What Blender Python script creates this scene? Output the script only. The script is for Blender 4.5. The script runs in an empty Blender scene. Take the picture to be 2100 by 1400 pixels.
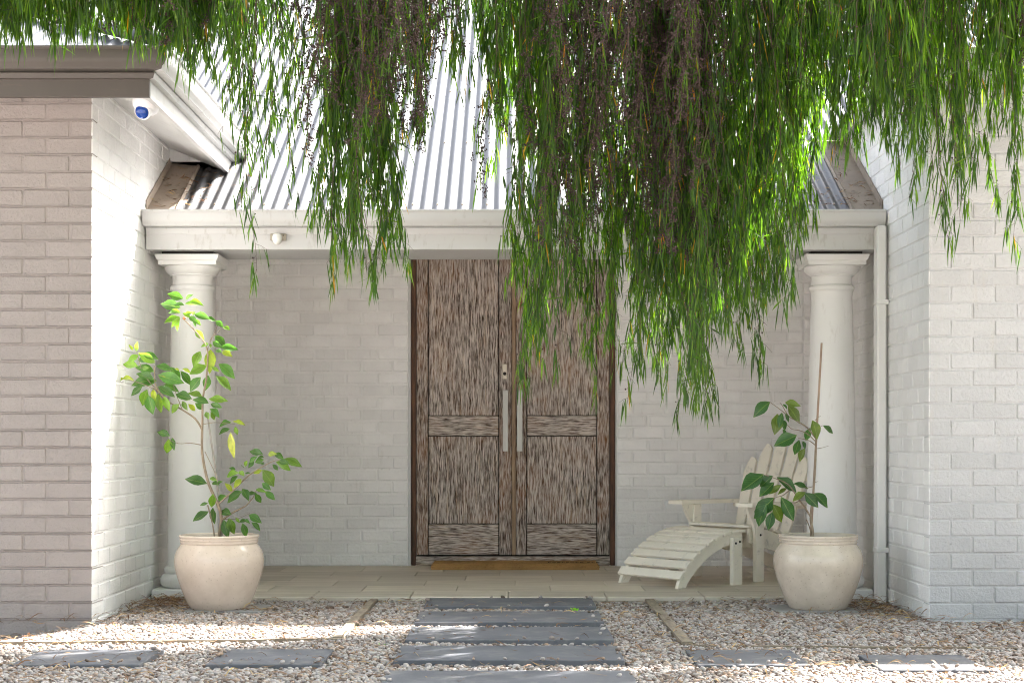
import bpy, bmesh, math, random
import numpy as np
from mathutils import Vector, Matrix, Euler

random.seed(11)
rng = np.random.default_rng(11)
scene = bpy.context.scene
COL = scene.collection

# ------------------------------------------------------------------ camera, world, sun, exposure
EYE = 0.895
F = 3352.0                                   # focal length in pixels of a 2100 px wide frame
cam_d = bpy.data.cameras.new('camera')
cam_d.lens = 36.0 * F / 2100.0
cam_d.sensor_width = 36.0
cam_d.sensor_fit = 'HORIZONTAL'
cam_d.shift_y = 0.1
cam_d.clip_start = 0.05
cam_d.clip_end = 500
cam = bpy.data.objects.new('camera', cam_d)
cam.location = (0, 0, EYE)
cam.rotation_euler = (math.radians(90), 0, 0)
COL.objects.link(cam)
scene.camera = cam

SUN = Vector((0.76, 0.576, 1.0)).normalized()
world = bpy.data.worlds.new('World')
scene.world = world
world.use_nodes = True
wn = world.node_tree.nodes
wl = world.node_tree.links
bg = wn['Background']
sky = wn.new('ShaderNodeTexSky')
sky.sky_type = 'NISHITA'
sky.sun_disc = False
sky.sun_elevation = math.asin(SUN.z)
sky.sun_rotation = math.atan2(SUN.x, SUN.y)
sky.air_density = 1.0
sky.dust_density = 5.0
sky.ozone_density = 1.0
haze_sat = wn.new('ShaderNodeHueSaturation')          # a pale, hazy summer sky
haze_sat.inputs['Saturation'].default_value = 0.5
wl.new(sky.outputs[0], haze_sat.inputs['Color'])
wl.new(haze_sat.outputs[0], bg.inputs[0])
bg.inputs[1].default_value = 0.09

sun_d = bpy.data.lights.new('sun', 'SUN')
sun_d.energy = 3.6
sun_d.angle = math.radians(0.5)
sun_d.color = (1.0, 0.965, 0.92)
sun = bpy.data.objects.new('sun', sun_d)
sun.rotation_euler = (-SUN).to_track_quat('-Z', 'Y').to_euler()
sun.location = (6, 6, 12)
COL.objects.link(sun)

scene.view_settings.view_transform = 'Standard'
scene.view_settings.look = 'None'
scene.view_settings.exposure = 3.2
scene.view_settings.gamma = 1.0
scene.view_settings.use_curve_mapping = False
scene.render.engine = 'CYCLES'
scene.cycles.max_bounces = 12
scene.cycles.diffuse_bounces = 9
scene.cycles.filter_width = 1.1
scene.cycles.transparent_max_bounces = 8


def P(px, py, Y):
    """a point of the place, from where it shows in the photograph and how far away it stands"""
    return Vector(((px - 1050.0) * Y / F, Y, EYE + (910.0 - py) * Y / F))


# ------------------------------------------------------------------ materials
def new_mat(name):
    m = bpy.data.materials.new(name)
    m.use_nodes = True
    nt = m.node_tree
    b = nt.nodes['Principled BSDF']
    return m, nt, b


def N(nt, kind, **kw):
    n = nt.nodes.new(kind)
    for k, v in kw.items():
        if k.startswith('i_'):
            key = k[2:]
            key = int(key) if key.isdigit() else key.replace('_', ' ')
            n.inputs[key].default_value = v
        else:
            setattr(n, k, v)
    return n


def ramp(nt, stops, interp='LINEAR'):
    r = nt.nodes.new('ShaderNodeValToRGB')
    r.color_ramp.interpolation = interp
    e = r.color_ramp.elements
    while len(e) < len(stops):
        e.new(0.5)
    for i, (p, c) in enumerate(stops):
        e[i].position = p
        e[i].color = (c[0], c[1], c[2], 1.0)
    return r


def pos_vec(nt, scale=(1, 1, 1), rot=(0, 0, 0)):
    g = nt.nodes.new('ShaderNodeNewGeometry')
    mp = nt.nodes.new('ShaderNodeMapping')
    mp.inputs['Scale'].default_value = scale
    mp.inputs['Rotation'].default_value = rot
    nt.links.new(g.outputs['Position'], mp.inputs['Vector'])
    return mp.outputs[0]


def paint_mat(name, col, rough=0.6, var=0.06, bumps=((220, 0.25, 0.002), (45, 0.35, 0.004)), stain=None, stain_amt=0.0,
              stain_scale=(9, 9, 2.0), stain_lo=0.58, spec=0.35):
    m, nt, b = new_mat(name)
    v = pos_vec(nt)
    n1 = N(nt, 'ShaderNodeTexNoise', i_Scale=2.3, i_Detail=5.0, i_Roughness=0.6)
    nt.links.new(v, n1.inputs['Vector'])
    lo = tuple(max(0, c * (1 - var)) for c in col)
    hi = tuple(min(1, c * (1 + var)) for c in col)
    r1 = ramp(nt, [(0.3, lo), (0.7, hi)])
    nt.links.new(n1.outputs[0], r1.inputs[0])
    colour = r1.outputs[0]
    if stain is not None:
        v2 = pos_vec(nt, stain_scale)
        n2 = N(nt, 'ShaderNodeTexNoise', i_Scale=1.0, i_Detail=7.0, i_Roughness=0.68)
        nt.links.new(v2, n2.inputs['Vector'])
        r2 = ramp(nt, [(stain_lo, (0, 0, 0)), (min(1, stain_lo + 0.17), (stain_amt,) * 3)])
        nt.links.new(n2.outputs[0], r2.inputs[0])
        mx = N(nt, 'ShaderNodeMix', data_type='RGBA')
        nt.links.new(r2.outputs[0], mx.inputs[0])
        nt.links.new(colour, mx.inputs[6])
        mx.inputs[7].default_value = (*stain, 1)
        colour = mx.outputs[2]
    nt.links.new(colour, b.inputs['Base Color'])
    b.inputs['Roughness'].default_value = rough
    b.inputs['Specular IOR Level'].default_value = spec
    last = None
    for sc, st, dist in bumps:
        nn = N(nt, 'ShaderNodeTexNoise', i_Scale=float(sc), i_Detail=4.0, i_Roughness=0.6)
        nt.links.new(v, nn.inputs['Vector'])
        bp = N(nt, 'ShaderNodeBump', i_Strength=float(st), i_Distance=float(dist))
        nt.links.new(nn.outputs[0], bp.inputs['Height'])
        if last is not None:
            nt.links.new(last, bp.inputs['Normal'])
        last = bp.outputs[0]
    if last is not None:
        nt.links.new(last, b.inputs['Normal'])
    return m


def brick_paint(name, col, stain=(0.45, 0.41, 0.36), amt=0.55):
    """painted brick: coat of paint with brush relief, pocks, chips and rain streaks"""
    m, nt, b = new_mat(name)
    v = pos_vec(nt)
    n1 = N(nt, 'ShaderNodeTexNoise', i_Scale=5.0, i_Detail=6.0, i_Roughness=0.65)
    nt.links.new(v, n1.inputs['Vector'])
    r1 = ramp(nt, [(0.3, tuple(c * 0.95 for c in col)), (0.7, tuple(min(1, c * 1.04) for c in col))])
    nt.links.new(n1.outputs[0], r1.inputs[0])
    oi = nt.nodes.new('ShaderNodeObjectInfo')
    hsv = N(nt, 'ShaderNodeHueSaturation')
    mr = N(nt, 'ShaderNodeMapRange', i_3=0.94, i_4=1.04)
    nt.links.new(oi.outputs['Random'], mr.inputs[0])
    nt.links.new(mr.outputs[0], hsv.inputs['Value'])
    nt.links.new(r1.outputs[0], hsv.inputs['Color'])
    v2 = pos_vec(nt, (22, 22, 3.0))
    n2 = N(nt, 'ShaderNodeTexNoise', i_Scale=1.0, i_Detail=6.0, i_Roughness=0.7)
    nt.links.new(v2, n2.inputs['Vector'])
    r2 = ramp(nt, [(0.60, (0, 0, 0)), (0.80, (amt,) * 3)])
    nt.links.new(n2.outputs[0], r2.inputs[0])
    mx = N(nt, 'ShaderNodeMix', data_type='RGBA')
    nt.links.new(r2.outputs[0], mx.inputs[0])
    nt.links.new(hsv.outputs[0], mx.inputs[6])
    mx.inputs[7].default_value = (*stain, 1)
    nt.links.new(mx.outputs[2], b.inputs['Base Color'])
    b.inputs['Roughness'].default_value = 0.62
    b.inputs['Specular IOR Level'].default_value = 0.35
    # relief
    na = N(nt, 'ShaderNodeTexNoise', i_Scale=55.0, i_Detail=6.0, i_Roughness=0.65)
    nt.links.new(v, na.inputs['Vector'])
    ba = N(nt, 'ShaderNodeBump', i_Strength=0.9, i_Distance=0.009)
    nt.links.new(na.outputs[0], ba.inputs['Height'])
    vc = pos_vec(nt, (9, 9, 20))
    nc = N(nt, 'ShaderNodeTexNoise', i_Scale=1.0, i_Detail=8.0, i_Roughness=0.75)
    nt.links.new(vc, nc.inputs['Vector'])
    rc = ramp(nt, [(0.68, (1, 1, 1)), (0.74, (0, 0, 0))])
    nt.links.new(nc.outputs[0], rc.inputs[0])
    bc = N(nt, 'ShaderNodeBump', i_Strength=1.0, i_Distance=0.012)
    nt.links.new(rc.outputs[0], bc.inputs['Height'])
    nt.links.new(ba.outputs[0], bc.inputs['Normal'])
    nt.links.new(bc.outputs[0], b.inputs['Normal'])
    return m


def door_mat(name, horizontal=False, lo=0.38, hi=0.60):
    """adzed timber: pale limewash left on the ridges, dark wood in the grooves"""
    m, nt, b = new_mat(name)
    sc = (13, 30, 200) if horizontal else (200, 30, 13)
    v0 = pos_vec(nt)
    wob = N(nt, 'ShaderNodeTexNoise', i_Scale=9.0, i_Detail=2.0)
    nt.links.new(v0, wob.inputs['Vector'])
    oi = nt.nodes.new('ShaderNodeObjectInfo')        # every board has its own figure
    sh = N(nt, 'ShaderNodeMath', operation='MULTIPLY')
    sh.inputs[1].default_value = 37.0
    nt.links.new(oi.outputs['Random'], sh.inputs[0])
    shv = N(nt, 'ShaderNodeVectorMath', operation='ADD')
    nt.links.new(v0, shv.inputs[0])
    nt.links.new(sh.outputs[0], shv.inputs[1])
    v0 = shv.outputs[0]
    vm = N(nt, 'ShaderNodeVectorMath', operation='SCALE')
    vm.inputs['Scale'].default_value = 0.012
    nt.links.new(wob.outputs['Color'], vm.inputs[0])
    va = N(nt, 'ShaderNodeVectorMath', operation='ADD')
    nt.links.new(v0, va.inputs[0])
    nt.links.new(vm.outputs[0], va.inputs[1])
    mp = N(nt, 'ShaderNodeMapping')
    mp.inputs['Scale'].default_value = sc
    nt.links.new(va.outputs[0], mp.inputs['Vector'])
    n = N(nt, 'ShaderNodeTexNoise', i_Scale=1.0, i_Detail=5.0, i_Roughness=0.62)
    nt.links.new(mp.outputs[0], n.inputs['Vector'])
    mask = ramp(nt, [(lo, (0, 0, 0)), (hi, (1, 1, 1))])
    nt.links.new(n.outputs[0], mask.inputs[0])
    big = N(nt, 'ShaderNodeTexNoise', i_Scale=3.2, i_Detail=4.0, i_Roughness=0.6)
    nt.links.new(v0, big.inputs['Vector'])
    dark = ramp(nt, [(0.34, (0.034, 0.019, 0.012)), (0.48, (0.072, 0.036, 0.020)), (0.62, (0.17, 0.075, 0.028))])
    nt.links.new(big.outputs[0], dark.inputs[0])
    pale = ramp(nt, [(0.3, (0.46, 0.39, 0.35)), (0.52, (0.66, 0.59, 0.54)), (0.62, (0.58, 0.48, 0.40)), (0.74, (0.44, 0.28, 0.15))])
    big2 = N(nt, 'ShaderNodeTexNoise', i_Scale=4.6, i_Detail=5.0, i_Roughness=0.7)
    nt.links.new(mp.outputs[0], big2.inputs['Vector'])
    big2.inputs['Scale'].default_value = 0.22
    nt.links.new(big2.outputs[0], pale.inputs[0])
    mx = N(nt, 'ShaderNodeMix', data_type='RGBA')
    nt.links.new(mask.outputs[0], mx.inputs[0])
    nt.links.new(dark.outputs[0], mx.inputs[6])
    nt.links.new(pale.outputs[0], mx.inputs[7])
    nt.links.new(mx.outputs[2], b.inputs['Base Color'])
    b.inputs['Roughness'].default_value = 0.75
    b.inputs['Specular IOR Level'].default_value = 0.25
    bp = N(nt, 'ShaderNodeBump', i_Strength=0.8, i_Distance=0.006)
    nt.links.new(n.outputs[0], bp.inputs['Height'])
    nt.links.new(bp.outputs[0], b.inputs['Normal'])
    return m


def wood_mat(name, c1, c2, scale=(60, 60, 4), rough=0.7, bump=0.3):
    m, nt, b = new_mat(name)
    tc = nt.nodes.new('ShaderNodeTexCoord')
    mp = N(nt, 'ShaderNodeMapping')
    mp.inputs['Scale'].default_value = scale
    nt.links.new(tc.outputs['Object'], mp.inputs['Vector'])
    n = N(nt, 'ShaderNodeTexNoise', i_Scale=1.0, i_Detail=5.0, i_Roughness=0.65)
    nt.links.new(mp.outputs[0], n.inputs['Vector'])
    r = ramp(nt, [(0.3, c1), (0.68, c2)])
    nt.links.new(n.outputs[0], r.inputs[0])
    nt.links.new(r.outputs[0], b.inputs['Base Color'])
    b.inputs['Roughness'].default_value = rough
    bp = N(nt, 'ShaderNodeBump', i_Strength=bump, i_Distance=0.003)
    nt.links.new(n.outputs[0], bp.inputs['Height'])
    nt.links.new(bp.outputs[0], b.inputs['Normal'])
    return m


def leaf_mat(name, stops, use_attr=None, trans=0.45, rough=0.45, tint=(0.55, 0.85, 0.12)):
    m, nt, b = new_mat(name)
    out = nt.nodes['Material Output']
    r = ramp(nt, stops)
    if use_attr:
        a = N(nt, 'ShaderNodeAttribute', attribute_name=use_attr)
        nt.links.new(a.outputs['Fac'], r.inputs[0])
        colour = r.outputs[0]
    else:
        oi = nt.nodes.new('ShaderNodeObjectInfo')
        nt.links.new(oi.outputs['Random'], r.inputs[0])
        mul = N(nt, 'ShaderNodeMix', data_type='RGBA', blend_type='MULTIPLY')
        mul.inputs[0].default_value = 1.0
        nt.links.new(r.outputs[0], mul.inputs[6])
        nt.links.new(oi.outputs['Color'], mul.inputs[7])
        colour = mul.outputs[2]
        tc = nt.nodes.new('ShaderNodeTexCoord')          # midrib, side veins and blotches, along the leaf
        sx = nt.nodes.new('ShaderNodeSeparateXYZ')
        nt.links.new(tc.outputs['Object'], sx.inputs[0])
        ab = N(nt, 'ShaderNodeMath', operation='ABSOLUTE')
        nt.links.new(sx.outputs['Y'], ab.inputs[0])
        sl_n = N(nt, 'ShaderNodeMath', operation='MULTIPLY_ADD')
        nt.links.new(ab.outputs[0], sl_n.inputs[0])
        sl_n.inputs[1].default_value = -0.8
        nt.links.new(sx.outputs['X'], sl_n.inputs[2])
        fr = N(nt, 'ShaderNodeMath', operation='PINGPONG')
        fr.inputs[1].default_value = 0.06
        nt.links.new(sl_n.outputs[0], fr.inputs[0])
        v1 = N(nt, 'ShaderNodeMapRange', i_1=0.0, i_2=0.016, i_3=0.16, i_4=0.0)
        nt.links.new(fr.outputs[0], v1.inputs[0])
        v2 = N(nt, 'ShaderNodeMapRange', i_1=0.012, i_2=0.034, i_3=0.45, i_4=0.0)
        nt.links.new(ab.outputs[0], v2.inputs[0])
        mxv = N(nt, 'ShaderNodeMath', operation='MAXIMUM')
        nt.links.new(v1.outputs[0], mxv.inputs[0])
        nt.links.new(v2.outputs[0], mxv.inputs[1])
        gpos = nt.nodes.new('ShaderNodeNewGeometry')
        nz = N(nt, 'ShaderNodeTexNoise', i_Scale=28.0, i_Detail=4.0, i_Roughness=0.6)
        nt.links.new(gpos.outputs['Position'], nz.inputs['Vector'])
        bl = ramp(nt, [(0.35, (0.72, 0.74, 0.7)), (0.6, (1.0, 1.0, 1.0)), (0.72, (1.35, 1.2, 0.9))])
        nt.links.new(nz.outputs[0], bl.inputs[0])
        m2 = N(nt, 'ShaderNodeMix', data_type='RGBA', blend_type='MULTIPLY')
        m2.inputs[0].default_value = 1.0
        nt.links.new(colour, m2.inputs[6])
        nt.links.new(bl.outputs[0], m2.inputs[7])
        lt = N(nt, 'ShaderNodeMix', data_type='RGBA')
        nt.links.new(mxv.outputs[0], lt.inputs[0])
        nt.links.new(m2.outputs[2], lt.inputs[6])
        lt.inputs[7].default_value = (0.30, 0.38, 0.13, 1)
        colour = lt.outputs[2]
    nt.links.new(colour, b.inputs['Base Color'])
    b.inputs['Roughness'].default_value = rough
    b.inputs['Specular IOR Level'].default_value = 0.4
    tr = nt.nodes.new('ShaderNodeBsdfTranslucent')
    g = N(nt, 'ShaderNodeMix', data_type='RGBA', blend_type='MULTIPLY')
    g.inputs[0].default_value = 1.0
    nt.links.new(colour, g.inputs[6])
    g.inputs[7].default_value = (tint[0] * 5, tint[1] * 5, tint[2] * 5, 1)
    nt.links.new(g.outputs[2], tr.inputs['Color'])
    mx = nt.nodes.new('ShaderNodeMixShader')
    mx.inputs[0].default_value = trans
    nt.links.new(b.outputs[0], mx.inputs[1])
    nt.links.new(tr.outputs[0], mx.inputs[2])
    nt.links.new(mx.outputs[0], out.inputs['Surface'])
    return m


def simple(name, col, rough=0.5, metal=0.0, spec=0.5):
    m, nt, b = new_mat(name)
    b.inputs['Base Color'].default_value = (*col, 1)
    b.inputs['Roughness'].default_value = rough
    b.inputs['Metallic'].default_value = metal
    b.inputs['Specular IOR Level'].default_value = spec
    return m


M = {}
M['white_brick_dim'] = brick_paint('white_brick_paint_darkened', (0.445, 0.442, 0.444))  # white paint, darkened on the wing front to even out the light
M['white_brick_lit'] = brick_paint('white_brick_paint_brightened', (0.85, 0.84, 0.835))  # same white paint, made brighter for the dimmer porch and side walls
M['beige_shade_brick'] = brick_paint('beige_shade_toned_brick', (0.308, 0.272, 0.256), stain=(0.36, 0.31, 0.28), amt=0.3)  # shade on the wing front put into the colour as pinkish beige
M['white_trim'] = paint_mat('white_gloss_trim', (0.55, 0.545, 0.54), rough=0.42, var=0.03, bumps=((60, 0.12, 0.002),),
                            stain=(0.34, 0.31, 0.275), stain_amt=0.6, stain_scale=(20, 20, 6), stain_lo=0.56)
M['shade_toned_trim'] = paint_mat('shade_toned_trim', (0.090, 0.078, 0.070), rough=0.5, var=0.06, bumps=((60, 0.15, 0.002),),  # front trim with its shade put into the colour; side trim stays white
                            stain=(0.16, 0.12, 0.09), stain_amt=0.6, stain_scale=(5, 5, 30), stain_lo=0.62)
M['column'] = paint_mat('white_column_render', (0.74, 0.728, 0.715), rough=0.5, var=0.035, bumps=((35, 0.12, 0.003), (240, 0.12, 0.001)),
                        stain=(0.45, 0.41, 0.36), stain_amt=0.55, stain_scale=(16, 16, 4), stain_lo=0.59)
M['ceiling'] = paint_mat('porch_ceiling_paint', (0.84, 0.83, 0.81), rough=0.6, var=0.02, bumps=())
M['metal_roof'] = paint_mat('weathered_zinc_sheet', (0.082, 0.084, 0.090), rough=0.5, var=0.10, bumps=((300, 0.1, 0.001),),
                            stain=(0.34, 0.30, 0.26), stain_amt=0.5, stain_scale=(10, 2.2, 2.2), stain_lo=0.62, spec=0.5)
M['flashing'] = paint_mat('dirty_flashing', (0.33, 0.27, 0.22), rough=0.8, var=0.25, bumps=((70, 0.3, 0.003),),
                          stain=(0.10, 0.07, 0.045), stain_amt=0.85, stain_scale=(18, 10, 10), stain_lo=0.55)
M['door_v'] = door_mat('limed_adzed_timber')
M['door_h'] = door_mat('limed_adzed_timber_crosswise', True, 0.37, 0.59)
M['door_s'] = door_mat('browner_limed_stile_timber', False, 0.40, 0.64)
M['door_strip'] = wood_mat('pale_oiled_strip', (0.16, 0.095, 0.055), (0.42, 0.30, 0.20), (70, 70, 5))
M['door_frame'] = wood_mat('dark_red_brown_timber', (0.03, 0.014, 0.008), (0.16, 0.07, 0.035), (50, 50, 5))
M['steel'] = simple('brushed_steel', (0.42, 0.41, 0.385), 0.5, 0.6)
M['brass'] = simple('aged_lock_metal', (0.45, 0.40, 0.33), 0.45, 1.0)
M['dark'] = simple('dark_hole', (0.02, 0.018, 0.015), 0.8)
M['sensor'] = simple('cream_plastic', (0.42, 0.37, 0.30), 0.4)
M['sensor_eye'] = simple('milky_lens', (0.78, 0.76, 0.72), 0.2)
M['white_plastic'] = simple('white_plastic', (0.8, 0.79, 0.82), 0.3)
M['blue_lens'] = simple('blue_lens', (0.01, 0.055, 0.30), 0.08)
M['chair'] = paint_mat('worn_cream_paint', (0.84, 0.79, 0.69), rough=0.6, var=0.08, bumps=((45, 0.3, 0.003),),
                       stain=(0.42, 0.40, 0.36), stain_amt=0.7, stain_scale=(14, 14, 14), stain_lo=0.56)
M['slab'] = paint_mat('dark_bluestone', (0.108, 0.111, 0.124), rough=0.8, var=0.16, bumps=((260, 0.3, 0.002),),
                      stain=(0.21, 0.20, 0.19), stain_amt=0.55, stain_scale=(8, 8, 8), stain_lo=0.5)
M['concrete'] = paint_mat('grey_concrete', (0.27, 0.26, 0.25), rough=0.85, var=0.15, bumps=((120, 0.3, 0.002),))
M['timber'] = wood_mat('grey_edging_timber', (0.13, 0.10, 0.07), (0.30, 0.25, 0.19), (30, 5, 60), 0.85)
M['bark'] = wood_mat('plant_bark', (0.16, 0.115, 0.075), (0.33, 0.26, 0.185), (60, 60, 25), 0.8)
M['cane'] = wood_mat('bamboo_cane', (0.22, 0.145, 0.10), (0.37, 0.265, 0.19), (40, 40, 12), 0.7)
M['grey_stake'] = wood_mat('grey_stake', (0.20, 0.18, 0.16), (0.36, 0.33, 0.30), (40, 40, 12), 0.8)
M['soil'] = paint_mat('potting_soil', (0.06, 0.045, 0.032), rough=0.95, var=0.3, bumps=((80, 0.8, 0.01),))
M['coir'] = paint_mat('coir_fibre', (0.40, 0.235, 0.095), rough=0.95, var=0.35, bumps=((320, 0.9, 0.006),),
                      stain=(0.2, 0.10, 0.03), stain_amt=0.5, stain_scale=(60, 60, 60), stain_lo=0.55, spec=0.1)
M['mat_print'] = simple('black_mat_print', (0.035, 0.022, 0.014), 0.95, 0, 0.1)
M['tree_bark'] = wood_mat('tree_bark', (0.09, 0.065, 0.045), (0.22, 0.17, 0.13), (22, 22, 5), 0.9, 0.8)
M['twig'] = simple('reddish_twig', (0.075, 0.045, 0.032), 0.7)
M['capsule'] = simple('seed_capsule', (0.050, 0.028, 0.026), 0.8)

M['willow_leaf'] = leaf_mat('willow_myrtle_leaf', [(0.0, (0.010, 0.024, 0.007)), (0.35, (0.021, 0.046, 0.009)), (0.75, (0.042, 0.080, 0.013)),
                                                   (0.955, (0.062, 0.088, 0.014)), (0.97, (0.20, 0.125, 0.015)), (1.0, (0.22, 0.085, 0.015))],
                            'leafc', trans=0.45, rough=0.45, tint=(1.10, 1.28, 0.18))
M['plant_leaf'] = leaf_mat('potted_plant_leaf', [(0, (0.85, 0.9, 0.8)), (1, (1.1, 1.05, 1.0))], None, trans=0.35, rough=0.33, tint=(0.42, 0.5, 0.16))


def tile_material():
    m, nt, b = new_mat('travertine_paver')
    v = pos_vec(nt, (2.2, 16, 16))
    n = N(nt, 'ShaderNodeTexNoise', i_Scale=1.0, i_Detail=7.0, i_Roughness=0.65)
    nt.links.new(v, n.inputs['Vector'])
    r = ramp(nt, [(0.28, (0.45, 0.385, 0.31)), (0.5, (0.58, 0.51, 0.42)), (0.72, (0.68, 0.615, 0.525))])
    nt.links.new(n.outputs[0], r.inputs[0])
    oi = nt.nodes.new('ShaderNodeObjectInfo')
    mr = N(nt, 'ShaderNodeMapRange', i_3=0.78, i_4=1.12)
    nt.links.new(oi.outputs['Random'], mr.inputs[0])
    hsv = N(nt, 'ShaderNodeHueSaturation')
    nt.links.new(mr.outputs[0], hsv.inputs['Value'])
    nt.links.new(r.outputs[0], hsv.inputs['Color'])
    nt.links.new(hsv.outputs[0], b.inputs['Base Color'])
    b.inputs['Roughness'].default_value = 0.5
    bp = N(nt, 'ShaderNodeBump', i_Strength=0.25, i_Distance=0.002)
    nt.links.new(n.outputs[0], bp.inputs['Height'])
    nt.links.new(bp.outputs[0], b.inputs['Normal'])
    return m


def pot_material(name, lo, hi, spk):
    m, nt, b = new_mat(name)
    v = pos_vec(nt)
    n = N(nt, 'ShaderNodeTexNoise', i_Scale=7.0, i_Detail=6.0, i_Roughness=0.65)
    nt.links.new(v, n.inputs['Vector'])
    r = ramp(nt, [(0.3, lo), (0.7, hi)])
    nt.links.new(n.outputs[0], r.inputs[0])
    vo = N(nt, 'ShaderNodeTexVoronoi', i_Scale=48.0)
    nt.links.new(v, vo.inputs['Vector'])
    ns = N(nt, 'ShaderNodeTexNoise', i_Scale=30.0, i_Detail=2.0)
    nt.links.new(v, ns.inputs['Vector'])
    add = N(nt, 'ShaderNodeMath', operation='MULTIPLY_ADD')
    nt.links.new(ns.outputs[0], add.inputs[0])
    add.inputs[1].default_value = -0.28
    nt.links.new(vo.outputs['Distance'], add.inputs[2])
    r2 = ramp(nt, [(0.0, (spk,) * 3), (0.035, (0, 0, 0))])
    nt.links.new(add.outputs[0], r2.inputs[0])
    mx = N(nt, 'ShaderNodeMix', data_type='RGBA')
    nt.links.new(r2.outputs[0], mx.inputs[0])
    nt.links.new(r.outputs[0], mx.inputs[6])
    mx.inputs[7].default_value = (0.22, 0.15, 0.10, 1)
    nt.links.new(mx.outputs[2], b.inputs['Base Color'])
    b.inputs['Roughness'].default_value = 0.22
    n3 = N(nt, 'ShaderNodeTexNoise', i_Scale=16.0, i_Detail=3.0)
    nt.links.new(v, n3.inputs['Vector'])
    bp = N(nt, 'ShaderNodeBump', i_Strength=0.18, i_Distance=0.006)
    nt.links.new(n3.outputs[0], bp.inputs['Height'])
    nt.links.new(bp.outputs[0], b.inputs['Normal'])
    return m


def pebble_material(ground=False):
    m, nt, b = new_mat('pebble_bed' if ground else 'river_pebble')
    stops = [(0.0, (0.17, 0.12, 0.09)), (0.14, (0.36, 0.29, 0.24)), (0.35, (0.56, 0.52, 0.49)), (0.62, (0.72, 0.69, 0.66)),
             (0.78, (0.44, 0.42, 0.41)), (0.90, (0.56, 0.40, 0.28)), (1.0, (0.84, 0.82, 0.80))]
    if not ground:
        stops = [(p, tuple(k * g for k, g in zip(c, (0.57, 0.54, 0.525)))) for p, c in stops]
    r = ramp(nt, stops)
    if ground:
        v = pos_vec(nt)
        vo = N(nt, 'ShaderNodeTexVoronoi', i_Scale=62.0)
        nt.links.new(v, vo.inputs['Vector'])
        sep = nt.nodes.new('ShaderNodeSeparateColor')
        nt.links.new(vo.outputs['Color'], sep.inputs[0])
        nt.links.new(sep.outputs[0], r.inputs[0])
        bp = N(nt, 'ShaderNodeBump', i_Strength=1.0, i_Distance=0.012, invert=True)
        nt.links.new(vo.outputs['Distance'], bp.inputs['Height'])
        nt.links.new(bp.outputs[0], b.inputs['Normal'])
    else:
        oi = nt.nodes.new('ShaderNodeObjectInfo')
        nt.links.new(oi.outputs['Random'], r.inputs[0])
    nt.links.new(r.outputs[0], b.inputs['Base Color'])
    b.inputs['Roughness'].default_value = 0.7
    return m


M['tile'] = tile_material()
M['pot'] = pot_material('pinkish_cream_glaze', (0.58, 0.475, 0.39), (0.71, 0.60, 0.51), 0.22)
M['pot_grey'] = pot_material('greyish_cream_glaze', (0.50, 0.425, 0.345), (0.67, 0.585, 0.49), 0.28)
M['pebble'] = pebble_material()
M['pebble_bed'] = pebble_material(True)
M['litter'] = leaf_mat('dry_leaf', [(0, (0.12, 0.06, 0.03)), (0.45, (0.23, 0.13, 0.065)), (0.8, (0.36, 0.24, 0.12)), (0.97, (0.5, 0.36, 0.18)), (1, (0.55, 0.36, 0.05))],
                       'leafc', trans=0.2, rough=0.7, tint=(0.25, 0.2, 0.15))
M['weed'] = leaf_mat('weed_leaf', [(0, (0.9, 0.9, 0.9)), (1, (1.1, 1.1, 1.1))], None, trans=0.4)

# ------------------------------------------------------------------ mesh helpers
WLOC = {}


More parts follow.
